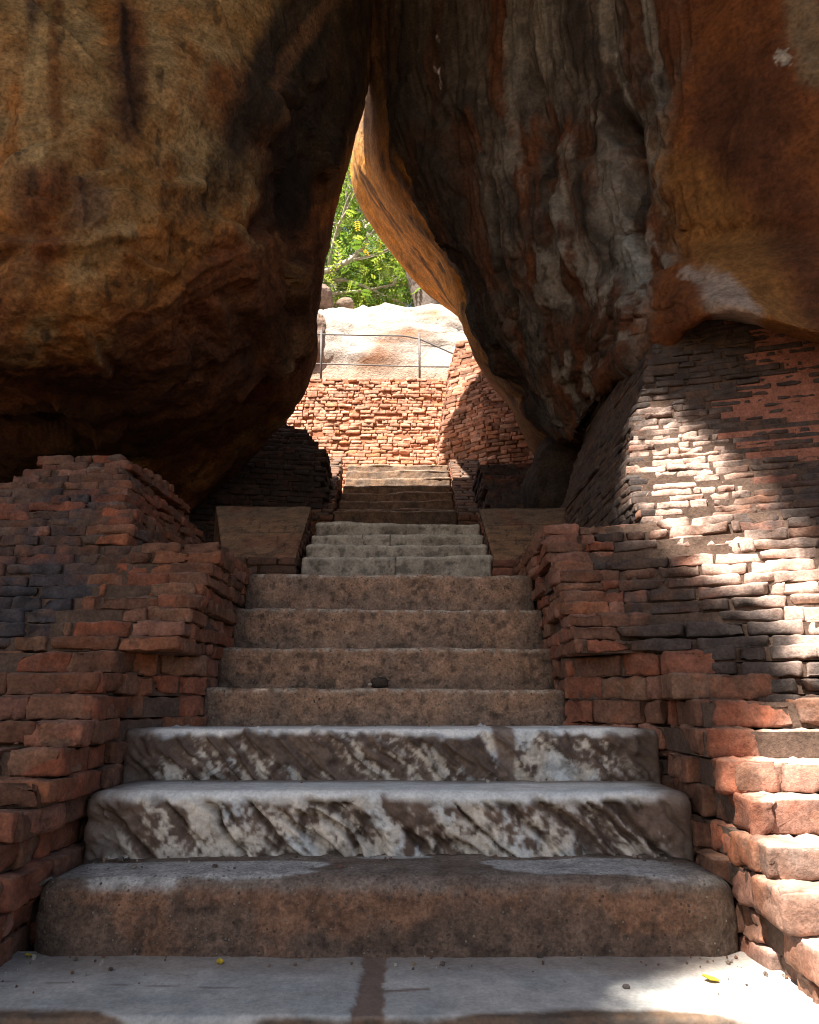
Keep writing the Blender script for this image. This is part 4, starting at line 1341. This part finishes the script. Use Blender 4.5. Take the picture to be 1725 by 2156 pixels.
def dark_left():
    """low ruined wall under the left boulder"""
    B = Bricks(45)
    cf = pal({'brown': 3, 'dark': 2, 'grey': 1.5, 'red': 1})
    h = 0.078
    z = Z(1.5)
    zt = at(590, 886, 10.5)[2]
    while z < zt:
        f = (z - Z(3.2)) / (zt - Z(3.2))
        pts = [at(u_, v_, 10.5) for u_, v_ in ((700, 1040), (692, 968), (662, 932), (640, 908), (602, 893))]
        xr = float(np.interp(z, [p[2] for p in pts], [p[0] for p in pts])) - 0.05 + 0.035 * B.rng.normal()
        yf = 10.1 + 0.5 * max(0, f)
        B.run((xr, 11.0), (xr, yf), z, h, 0.16, 0.24, 1, cf, jit=0.014)
        B.run((xr, yf), (-4.0, yf - 0.5), z, h, 0.16, 0.24, 1, cf, jit=0.012)
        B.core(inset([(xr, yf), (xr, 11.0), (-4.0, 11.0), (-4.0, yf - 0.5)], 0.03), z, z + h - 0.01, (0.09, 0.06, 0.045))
        z += h
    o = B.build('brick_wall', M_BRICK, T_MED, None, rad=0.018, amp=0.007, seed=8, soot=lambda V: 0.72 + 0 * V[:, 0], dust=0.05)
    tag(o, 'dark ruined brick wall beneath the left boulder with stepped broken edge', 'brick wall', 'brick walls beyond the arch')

def dark_right():
    """brick footing in the gloom right of the top flight"""
    B = Bricks(47)
    cf = pal({'brown': 3, 'dark': 2, 'grey': 1.5, 'red': 1.4})
    h = 0.078
    z = Z(1.3)
    while z < Z(3.05):
        f = max(0, (z - Z(1.7)) / 1.3)
        xl = 0.98 + 0.02 * B.rng.normal()
        yf = 8.2 + 1.4 * f
        B.run((xl, 11.0), (xl, yf), z, h, 0.16, 0.24, -1, cf, jit=0.012)
        B.run((xl, yf), (3.2, yf - 0.2), z, h, 0.16, 0.24, -1, cf, jit=0.012)
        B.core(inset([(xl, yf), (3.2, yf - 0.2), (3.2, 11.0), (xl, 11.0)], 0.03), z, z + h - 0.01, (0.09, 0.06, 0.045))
        z += h
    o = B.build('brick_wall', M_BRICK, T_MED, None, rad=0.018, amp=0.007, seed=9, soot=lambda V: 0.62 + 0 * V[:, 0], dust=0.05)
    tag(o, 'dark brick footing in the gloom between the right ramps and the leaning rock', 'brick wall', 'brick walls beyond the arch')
far_wall()
far_side()
dark_left()
dark_right()

def rock(name, ctr, rad, colA, colB, mat, label, seed, amp=0.16, freq=0.9, res=(90, 130), cat='boulder', group=None, rot=0.0, stain=None, sq=0.75):
    nr, nc = res
    th = np.linspace(0.02, math.pi - 0.02, nr)
    ph = np.linspace(0, 2 * math.pi, nc, endpoint=False)
    T, Pp = np.meshgrid(th, ph, indexing='ij')
    f = lambda a: np.sign(a) * np.abs(a) ** sq
    D = np.stack([f(np.sin(T)) * f(np.cos(Pp)), f(np.sin(T)) * f(np.sin(Pp)), f(np.cos(T))], -1).reshape(-1, 3)
    V = D * np.array(rad)
    n = fbm(V * freq / max(rad) * 2.2 + seed, 5, seed)
    n2 = fbm(V * 3.2 + seed, 4, seed + 1)
    n3 = fbm(V * 9 + seed, 3, seed + 2)
    s = min(rad)
    V = V * (1 + amp * n)[:, None] + D * (0.06 * n2 + 0.022 * n3)[:, None] * min(1.6, s)
    c, s_ = math.cos(rot), math.sin(rot)
    V = np.stack([V[:, 0] * c - V[:, 1] * s_, V[:, 0] * s_ + V[:, 1] * c, V[:, 2]], 1) + np.array(ctr)
    col = lerp(colA, colB, sstep(-0.25, 0.3, n2 + 0.4 * n3))
    if stain:
        col = stain(V, col, n2, n3)
    F = grid_faces(nr, nc, True)[:, ::-1]
    c = np.arange(nc)
    c2 = (c + 1) % nc
    V = np.concatenate([V, [V[:nc].mean(0), V[-nc:].mean(0)]])
    col = np.concatenate([col, col[:1], col[-1:]])
    o = (nr - 1) * nc
    cap = [np.stack([np.full(nc, len(V) - 2), c, c2], 1), np.stack([np.full(nc, len(V) - 1), o + c2, o + c], 1)]
    ob = build(name, V, [F] + cap, mat, col)
    return tag(ob, label, cat, group)

def pale_stain(V, col, n2, n3):
    u, v = project(V)
    nz = 0.5 * n3 + 0.4 * n2
    rust = np.array((0.27, 0.115, 0.05))
    for cu, cv, ru, rv, an in ((812, 735, 20, 55, 22), (778, 748, 11, 38, 25), (850, 708, 45, 13, -30), (886, 670, 13, 42, 10), (908, 685, 9, 45, 16)):
        col = lerp(col, rust, 0.85 * blob(u, v, cu, cv, ru, rv, an, nz, 0.5))
    return lerp(col, (0.34, 0.22, 0.13), 0.5 * sstep(750, 790, v + 25 * n2))
rock('boulder', (0.0, 18.6, Z(6.9)), (5.4, 3.0, 2.66), (0.47, 0.42, 0.365), (0.36, 0.30, 0.25), M_PALE,
     'broad pale sunlit boulder behind the railing, streaked with rust', 401, amp=0.10, freq=2.2, res=(150, 260), group='boulders beyond the arch', stain=pale_stain, sq=0.55)
rock('boulder', at(672, 632, 17.2) + np.array((-0.25, 0, 0.0)), (0.62, 0.55, 0.34), (0.26, 0.18, 0.14), (0.19, 0.13, 0.10), M_PALE,
     'small rounded brown boulder lying on top of the pale sunlit one', 411, group='boulders beyond the arch')
rock('boulder', at(728, 641, 17.3), (0.22, 0.2, 0.14), (0.26, 0.19, 0.14), (0.2, 0.14, 0.1), M_PALE,
     'smallest brown rock beside the rounded boulder on the pale one', 415, res=(30, 40), group='boulders beyond the arch')
rock('boulder', at(664, 705, 15.7) + np.array((-0.35, 0.1, -0.2)), (0.62, 0.5, 0.85), (0.30, 0.215, 0.165), (0.22, 0.15, 0.11), M_PALE,
     'brown rock at the left end of the pale boulder, beside the railing post', 421, group='boulders beyond the arch')
rock('boulder', at(1185, 985, 8.4) + np.array((0.35, 0.4, -0.35)), (0.75, 0.7, 0.95), (0.060, 0.040, 0.028), (0.040, 0.028, 0.020), M_BOULDER,
     'dark leaning rock wedged under the right boulder beside the ramp', 431, group='boulders forming the arch')

# ------------------------------------------------------------------ railing on the far wall
def tube(pts, rad, n=8):
    pts = np.array(pts, float)
    rad = np.broadcast_to(rad, (len(pts),))
    V = []
    for i, p in enumerate(pts):
        t = pts[min(i + 1, len(pts) - 1)] - pts[max(i - 1, 0)]
        t = t / np.linalg.norm(t)
        a = np.cross(t, (0, 0, 1)) if abs(t[2]) < 0.9 else np.cross(t, (1, 0, 0))
        a /= np.linalg.norm(a)
        b = np.cross(t, a)
        for k in range(n):
            g = 2 * math.pi * k / n
            V.append(p + rad[i] * (a * math.cos(g) + b * math.sin(g)))
    V = np.array(V)
    F = grid_faces(len(pts), n, True)
    V = np.concatenate([V, [pts[0], pts[-1]]])
    k = np.arange(n)
    o = (len(pts) - 1) * n
    caps = [np.stack([np.full(n, len(V) - 2), (k + 1) % n, k], 1), np.stack([np.full(n, len(V) - 1), o + k, o + (k + 1) % n], 1)]
    return V, F, caps

def railing():
    Y = 14.45
    p1, p2 = at(676, 790, Y), at(884, 800, Y)
    root = empty('iron_railing', tuple(p1), 'thin grey iron railing with two rails on top of the far brick wall', 'railing')
    def bar(name, pts, r=0.02):
        V, F, c = tube(pts, r)
        build(name, V, [F] + c, M_IRON, None, root)
    for (ub, vb), (ut, vt) in (((676, 795), (677, 695)), ((884, 805), (883, 701)), ((470, 792), (470, 692))):
        bar('post', [at(ub, vb + 12, Y), at((ub + ut) / 2, (vb + vt) / 2, Y), at(ut, vt, Y)], 0.024)
    bar('top_rail', [at(380, 702, Y), at(676, 704, Y), at(770, 706, Y), at(845, 707, Y), at(862, 709, Y), at(884, 714, Y), at(905, 723, Y), at(968, 751, Y), at(1010, 770, Y)], 0.017)
    bar('lower_rail', [at(380, 764, Y), at(676, 766, Y), at(884, 772, Y), at(975, 773, Y)], 0.015)
railing()

# ------------------------------------------------------------------ trees beyond the arch
def leaves_mesh(ctr, nrm_bias, size, cols, rg, aspect=0.42):
    n = len(ctr)
    a = rg.normal(size=(n, 3))
    a[:, 2] -= 0.3
    a /= np.linalg.norm(a, axis=1, keepdims=True)
    b = np.cross(a, rg.normal(size=(n, 3)) + np.array(nrm_bias))
    b /= np.maximum(np.linalg.norm(b, axis=1, keepdims=True), 1e-6)
    s = size * (0.6 + 0.8 * rg.random((n, 1)))
    q = aspect * s * 0.5
    V = np.stack([ctr, ctr + a * s * 0.5 + b * q, ctr + a * s, ctr + a * s * 0.5 - b * q], 1).reshape(-1, 3)
    F = np.arange(4 * n).reshape(-1, 4)
    return V, F, np.repeat(cols, 4, 0)

def grow(p, d, ln, r, lvl, rg, out, tips, bend=0.25):
    n = 6
    pts, rads = [p.copy()], [r]
    for i in range(n):
        d = d + rg.normal(size=3) * bend * 0.5 + np.array((0, 0, 0.02))
        d /= np.linalg.norm(d)
        p = p + d * ln / n
        pts.append(p.copy())
        rads.append(r * (1 - 0.62 * (i + 1) / n))
    out.append((np.array(pts), np.array(rads)))
    if lvl == 0:
        tips.extend(pts[2:])
        return
    for k in range(3 if lvl > 1 else 4):
        j = rg.integers(2, n + 1)
        dd = d + rg.normal(size=3) * 0.75
        dd /= np.linalg.norm(dd)
        grow(pts[j], dd, ln * (0.55 + 0.25 * rg.random()), rads[j] * 0.75, lvl - 1, rg, out, tips, bend)
    tips.append(pts[-1])

def leaf_cols(n, rg, yellow, ctr, dark=1.0):
    base = np.array(((0.105, 0.200, 0.022), (0.150, 0.240, 0.026), (0.060, 0.125, 0.020), (0.19, 0.25, 0.035)))
    c = base[rg.integers(0, 4, n)] * (0.75 + 0.5 * rg.random((n, 1))) * dark
    if yellow:
        m = sstep(0.22, 0.38, fbm(ctr * 1.1, 3, 90)) > rg.random(n) * 1.6
        c[m] = np.array((0.42, 0.30, 0.02)) * (0.8 + 0.4 * rg.random((m.sum(), 1)))
    return c

def tree(name, trunk_pts, trunk_r, limbs, seed, nleaf, size, label, yellow=True, bark=M_BARK, spread=0.35, dark=1.0, lvl=2, bend=0.25, group='trees beyond the arch', open_front=None):
    rg = np.random.default_rng(seed)
    root = empty(name, tuple(trunk_pts[0]), label, 'tree', group)
    V, F, c = tube(catmull(np.array(trunk_pts, float), [6] * (len(trunk_pts) - 1), False), np.interp(np.linspace(0, 1, 6 * (len(trunk_pts) - 1) + 1), [0, 1], trunk_r), 14)
    build('trunk', V, [F] + c, bark, None, root)
    out, tips = [], []
    for p, d, ln, r in limbs:
        d = np.array(d, float)
        grow(np.array(p, float), d / np.linalg.norm(d), ln, r, lvl, rg, out, tips, bend)
    Vs, Fs, o = [], [], 0
    tris = []
    for pts, rads in out:
        V, F, cp = tube(pts, rads, 6)
        Vs.append(V)
        Fs.append(F + o)
        tris += [q + o for q in cp]
        o += len(V)
    build('branches', np.concatenate(Vs), Fs + tris, bark, None, root)
    tips = np.array(tips)
    ctr = tips[rg.integers(0, len(tips), nleaf)] + rg.normal(size=(nleaf, 3)) * spread
    # sprays: leaflets gather in short rows, with gaps between the sprays
    keep = fbm(ctr * 1.6, 3, seed) > -0.16
    ctr = ctr[keep]
    if open_front is not None:
        ctr = ctr[(ctr[:, 1] > open_front) | (rg.random(len(ctr)) < 0.22)]
    # every spray: pairs of leaflets along a drooping stalk
    ns = len(ctr) // 10
    c0 = ctr[:ns]
    ax = rg.normal(size=(ns, 3))
    ax[:, 2] = ax[:, 2] * 0.5 - 0.25
    ax /= np.linalg.norm(ax, axis=1, keepdims=True)
    sd = np.cross(ax, rg.normal(size=(ns, 3)) * 0.4 + np.array((0, 0, 1.0)))
    sd /= np.linalg.norm(sd, axis=1, keepdims=True)
    sc = spray_cols = leaf_cols(ns, rg, yellow, c0, dark)
    Vs, Cs = [], []
    for q in range(10):
        t = (q // 2) / 4.0
        sg = 1 if q % 2 else -1
        L = size * 3.6 * (0.7 + 0.3 * np.sin(np.arange(ns)))[:, None]
        b = c0 + ax * L * t + np.array((0, 0, -0.12)) * L * t * t
        d = sd * sg + ax * 0.5
        d /= np.linalg.norm(d, axis=1, keepdims=True)
        ln = size * (1.25 - 0.5 * abs(t - 0.4)) * (0.85 + 0.3 * rg.random((ns, 1)))
        w = ax * ln * 0.22
        Vs.append(np.stack([b, b + d * ln * 0.5 + w, b + d * ln, b + d * ln * 0.5 - w], 1))
        Cs.append(np.repeat((sc * (0.85 + 0.3 * rg.random((ns, 1))))[:, None], 4, 1))
    V = np.stack(Vs, 1).reshape(-1, 3)
    cl = np.stack(Cs, 1).reshape(-1, 3)
    F = np.arange(len(V)).reshape(-1, 4)
    build('crown', V, F, M_LEAF, cl, root, smooth=False)

# feathery tree with crooked pale limbs
lp = [at(640, 700, 23), at(655, 612, 23), at(690, 575, 22.6), at(735, 555, 22.4)]
tree('feathery_tree', [at(600, 900, 23.5), at(622, 740, 23.2), at(655, 605, 23), at(690, 572, 22.6), at(737, 548, 22.4), at(770, 510, 22.2), at(778, 470, 22.2)], (0.20, 0.05),
     [(at(655, 612, 23), (-0.3, -0.3, 1), 3.6, 0.09), (at(737, 548, 22.4), (0.9, -0.1, -0.1), 2.6, 0.06), (at(672, 590, 22.8), (1, 0, -0.25), 3.2, 0.07),
      (at(770, 510, 22.2), (0.3, -0.2, 0.8), 2.6, 0.05), (at(690, 572, 22.6), (0.1, -0.3, 1.0), 3.2, 0.07), (at(650, 620, 23), (1, -0.1, -0.05), 3.6, 0.07),
      (at(720, 560, 22.5), (-0.3, 0.3, 1.0), 3.6, 0.06), (at(778, 470, 22.2), (-0.5, 0, 0.9), 3.0, 0.05), (at(660, 600, 23), (-0.8, 0, 0.5), 3.0, 0.07)],
     501, 110000, 0.095, 'feathery green tree with yellow blossom and crooked pale limbs behind the sunlit boulder', open_front=22.9)
# dark trunk at the right, crown above the opening
tree('dark_trunk_tree', [at(905, 760, 21), at(900, 650, 21), at(882, 590, 21.1), at(862, 500, 21.4), at(850, 380, 21.8)], (0.42, 0.30),
     [(at(850, 380, 21.8), (-0.6, 0.2, 1), 5.0, 0.2), (at(855, 420, 21.8), (0.8, 0.2, 0.9), 5.0, 0.18), (at(862, 500, 21.4), (0.4, 0.9, 0.5), 4.0, 0.14)],
     511, 14000, 0.13, 'tree with a thick dark furrowed trunk at the right edge of the opening', yellow=False, bark=M_DBARK, spread=0.6, dark=0.8)
# the green behind
for i, (u, Y, s, dk) in enumerate(((690, 27, 521, 0.9), (830, 28.5, 531, 0.8), (755, 33, 541, 1.0), (960, 30, 551, 0.85), (560, 31, 561, 0.9))):
    b = at(u, 500, Y)
    b[2] = Z(float(np.interp(Y, [21, 30, 60], [8.6, 12.5, 24])) - 0.3)
    top = b + np.array((0.3, 0.2, 5.5))
    tree('woodland_tree', [b, b + np.array((0.1, 0, 2.0)), top], (0.35, 0.18),
         [(top, (-0.5, 0, 1), 6, 0.16), (top, (0.6, 0.1, 0.8), 6, 0.16), (b + np.array((0.1, 0, 2.4)), (-0.9, -0.3, 0.45), 5, 0.12),
          (b + np.array((0.1, 0, 2.2)), (0.9, -0.3, 0.45), 5, 0.12), (b + np.array((0.1, 0, 1.5)), (0.1, -0.9, 0.4), 4, 0.10), (top, (0, 0.3, 1), 6, 0.14)],
         s, 34000, 0.17, ['bushy green tree in the woodland just left behind the feathery tree', 'dense green tree directly behind the dark trunk',
                          'distant yellow green tree in the middle of the opening', 'woodland tree farthest to the right, hidden behind the boulder',
                          'woodland tree farthest to the left, hidden behind the boulder'][i], yellow=(i == 2), spread=0.8, dark=dk)

# ------------------------------------------------------------------ added tree, out of view, to shade the path and shape the sun patch
def added_shade_tree():
    rg = np.random.default_rng(77)
    root = empty('added_shade_tree', (-8.2, -6.5, Z(-2.6)), 'added unseen leafy tree behind the viewer, its crown shaped to shade the stairs', 'tree', 'added sun blockers over the path')
    # gap shaped in the added crown to place sun on the right wall
    s = np.array(SDIR)
    e1 = np.cross(s, (0, 1, 0))
    e1 /= np.linalg.norm(e1)
    e2 = np.cross(s, e1)
    lit = [(1335, 838, 4.95), (1405, 860, 4.88), (1510, 945, 4.49), (1590, 995, 4.29), (1655, 1090, 3.65), (1712, 1160, 3.39), (1800, 1230, 3.1), (1960, 1350, 2.9),
           (2300, 1700, 2.3), (2300, 2400, 1.6), (1370, 2130, 2.20), (1545, 2035, 2.5), (1585, 1900, 2.55), (1560, 1760, 2.63), (1545, 1640, 2.68),
           (1630, 1500, 2.94), (1700, 1400, 2.99), (1560, 1270, 3.34), (1420, 1160, 3.74), (1322, 1110, 4.1), (1305, 990, 4.57)]
    Q = np.array([at(*p) for p in lit])
    qa, qb = Q @ e1, Q @ e2
    def gap(P):
        """distance outside the gap seen along the sun (0 inside)"""
        pa, pb = P @ e1, P @ e2
        inside = np.zeros(len(P), bool)
        dist = np.full(len(P), 1e9)
        for i in range(len(Q)):
            k = (i + 1) % len(Q)
            cnd = (qb[i] > pb) != (qb[k] > pb)
            xin = (qa[k] - qa[i]) * (pb - qb[i]) / (qb[k] - qb[i] + 1e-12) + qa[i]
            inside ^= cnd & (pa < xin)
            dx, dy = qa[k] - qa[i], qb[k] - qb[i]
            t = np.clip(((pa - qa[i]) * dx + (pb - qb[i]) * dy) / (dx * dx + dy * dy), 0, 1)
            dist = np.minimum(dist, np.hypot(pa - qa[i] - t * dx, pb - qb[i] - t * dy))
        return np.where(inside, 0.0, dist)
    V, F, c = tube(catmull(np.array([(-8.2, -6.5, Z(-2.8)), (-8.0, -6.3, Z(2)), (-7.4, -5.8, Z(5)), (-6.6, -5.2, Z(7.5)), (-6.0, -4.6, Z(9.5))], float), [6] * 4, False), np.linspace(0.55, 0.18, 25), 14)
    build('trunk', V, [F] + c, M_DBARK, None, root)
    out, tips = [], []
    for p, d, ln in (((-7.2, -5.6, Z(6)), (1, -0.6, 1), 6), ((-6.0, -4.6, Z(9.5)), (1, 0.2, 0.4), 7), ((-6.6, -5.2, Z(7.5)), (-0.4, 1, 0.8), 6), ((-6.0, -4.6, Z(9.5)), (0.5, 1.0, 0.3), 6)):
        d = np.array(d, float)
        grow(np.array(p, float), d / np.linalg.norm(d), ln, 0.18, 2, rg, out, tips)
    Vs, Fs, tr, o = [], [], [], 0
    for pts, rads in out:
        if gap(pts).min() < 0.12:
            continue
        V, F, cp = tube(pts, rads, 6)
        Vs.append(V)
        Fs.append(F + o)
        tr += [q + o for q in cp]
        o += len(V)
    build('branches', np.concatenate(Vs), Fs + tr, M_DBARK, None, root)
    # crown: a deep flattened dome
    n = 110000
    D = rg.normal(size=(n, 3))
    D /= np.linalg.norm(D, axis=1, keepdims=True)
    r = rg.random(n) ** (1 / 3)
    P = D * r[:, None] * np.array((10.5, 9.0, 2.7)) + np.array((-3.2, -1.5, Z(11.5)))
    P = P[P[:, 2] > Z(9.2)]
    P = P[P[:, 1] + (P[:, 2] - Z(3.6)) * 0.49 < 10.1]
    g0 = gap(P)
    rim = P[(g0 < 0.7)]
    extra = np.concatenate([rim + rg.normal(size=rim.shape) * 0.15 for q in range(5)])
    P = np.concatenate([P, extra])
    g0 = gap(P)
    P, g0 = P[g0 > 0.015], g0[g0 > 0.015]
    cl = leaf_cols(len(P), rg, False, P, 0.8)
    size = (0.29 * np.clip(g0 / 0.55, 0.16, 1.0))[:, None]
    V, F, cl = leaves_mesh(P, (0, 0, 1.5), size, cl, rg, 0.6)
    build('crown', V, F, M_SHADE, cl * np.array((0.75, 0.6, 0.8)), root, smooth=False)
added_shade_tree()

# ------------------------------------------------------------------ small things on the steps
def fallen_leaf(p, rz, s, label, tiltx=0.2):
    U = np.linspace(-1, 1, 9)
    V, F = [], []
    for i, t in enumerate(np.linspace(0, 1, 13)):
        w = 0.36 * math.sin(math.pi * min(1, t * 0.96 + 0.03)) ** 0.8
        for x in U:
            V.append((x * w * s, (t - 0.5) * s, 0.10 * s * (x * x * 0.8 + 0.6 * (t - 0.5) ** 2 * 2) + 0.012 * s * math.sin(9 * t)))
    V = np.array(V)
    st = []
    F = grid_faces(13, 9)
    # thickness
    n = len(V)
    V2 = V - np.array((0, 0, 0.0012))
    VV = np.concatenate([V, V2])
    M = np.array(Matrix.Rotation(rz, 3, 'Z') @ Matrix.Rotation(tiltx, 3, 'X'))
    VV = VV @ M.T + np.array(p)
    o = build('fallen_leaf', VV, [F, F[:, ::-1] + n], M_YELLOW, None)
    tag(o, label, 'leaf', 'fallen leaves on the steps')
zt = Z(-0.78)
def on_tread(u, v, z):
    yn = (1078 - v) / FPX
    k = (SP + yn * CP) / (CP - yn * SP)
    return at(u, v, (z - EZ) / k)
fallen_leaf(on_tread(1497, 2068, zt) + np.array((0, 0, 0.008)), 1.2, 0.045, 'curled yellow leaf lying near the sunlit right corner of the bottom step')
fallen_leaf(on_tread(463, 2030, zt) + np.array((0, 0, 0.006)), 0.4, 0.030, 'small yellow leaf on the bluish bottom step, left of the mortar seam')
fallen_leaf(on_tread(62, 2016, zt) + np.array((0, 0, 0.006)), 1.9, 0.026, 'tiny yellow leaf at the left end of the bottom step')

def pebble(p, r, label, col, seed):
    rock('pebble', p, (r, r * 0.8, r * 0.6), col, tuple(c * 0.7 for c in col), M_STONE, label, seed, res=(16, 22), cat='pebble', group='loose stones on the steps', amp=0.25, freq=1.5)
pebble(at(800, 1440, 3.86) + np.array((0, 0, 0.005)), 0.045, 'flat dark stone lying on the lowest concrete step', (0.06, 0.045, 0.035), 601)
pebble(at(779, 1441, 3.80), 0.010, 'small white pebble beside the flat dark stone', (0.55, 0.5, 0.42), 602)
pebble(on_tread(1319, 2081, zt) + np.array((0, 0, 0.004)), 0.010, 'grey chip lying on the bluish marble of the bottom step', (0.12, 0.10, 0.09), 603)

def gravel():
    """brick crumbs and grit lying loose on the treads"""
    r = np.random.default_rng(99)
    TV, TF = brick_template(4, 3, 3)
    TV = TV / np.linalg.norm(TV, axis=1, keepdims=True)
    treads = [(-1.2, 1.1, 2.25, 2.56, -0.78, 70), (-1.1, 0.95, 2.66, 2.88, -0.557, 60), (-1.05, 0.95, 3.05, 3.27, -0.333, 22), (-1.0, 0.9, 3.5, 3.66, -0.128, 24)]
    Vs, Fs, Cs, o = [], [], [], 0
    cols = np.array(((0.20, 0.10, 0.065), (0.30, 0.26, 0.21), (0.12, 0.09, 0.07), (0.42, 0.38, 0.32), (0.22, 0.15, 0.10)))
    for xl, xr, y0, y1, z, n in treads:
        for i in range(n):
            e = r.random()
            x = xl + (xr - xl) * (r.random() if e < 0.6 else (0.12 * r.random() if e < 0.8 else 1 - 0.12 * r.random()))
            y = y1 - (y1 - y0) * r.random() ** 2.2
            sz = 0.0022 + 0.006 * r.random() ** 3
            V = TV * sz * (0.7 + 0.6 * r.random(3)) * (1 + 0.25 * r.normal(size=(len(TV), 1)))
            V = V + np.array((x, y, Z(z) + sz * 0.55 + 0.002))
            Vs.append(V)
            Fs.append(TF + o)
            Cs.append(np.tile(cols[r.integers(0, 5)] * (0.7 + 0.6 * r.random()), (len(V), 1)))
            o += len(V)
    kind(build('gravel', np.concatenate(Vs), Fs, M_STONE, np.concatenate(Cs), None, smooth=False), 'stuff')
gravel()
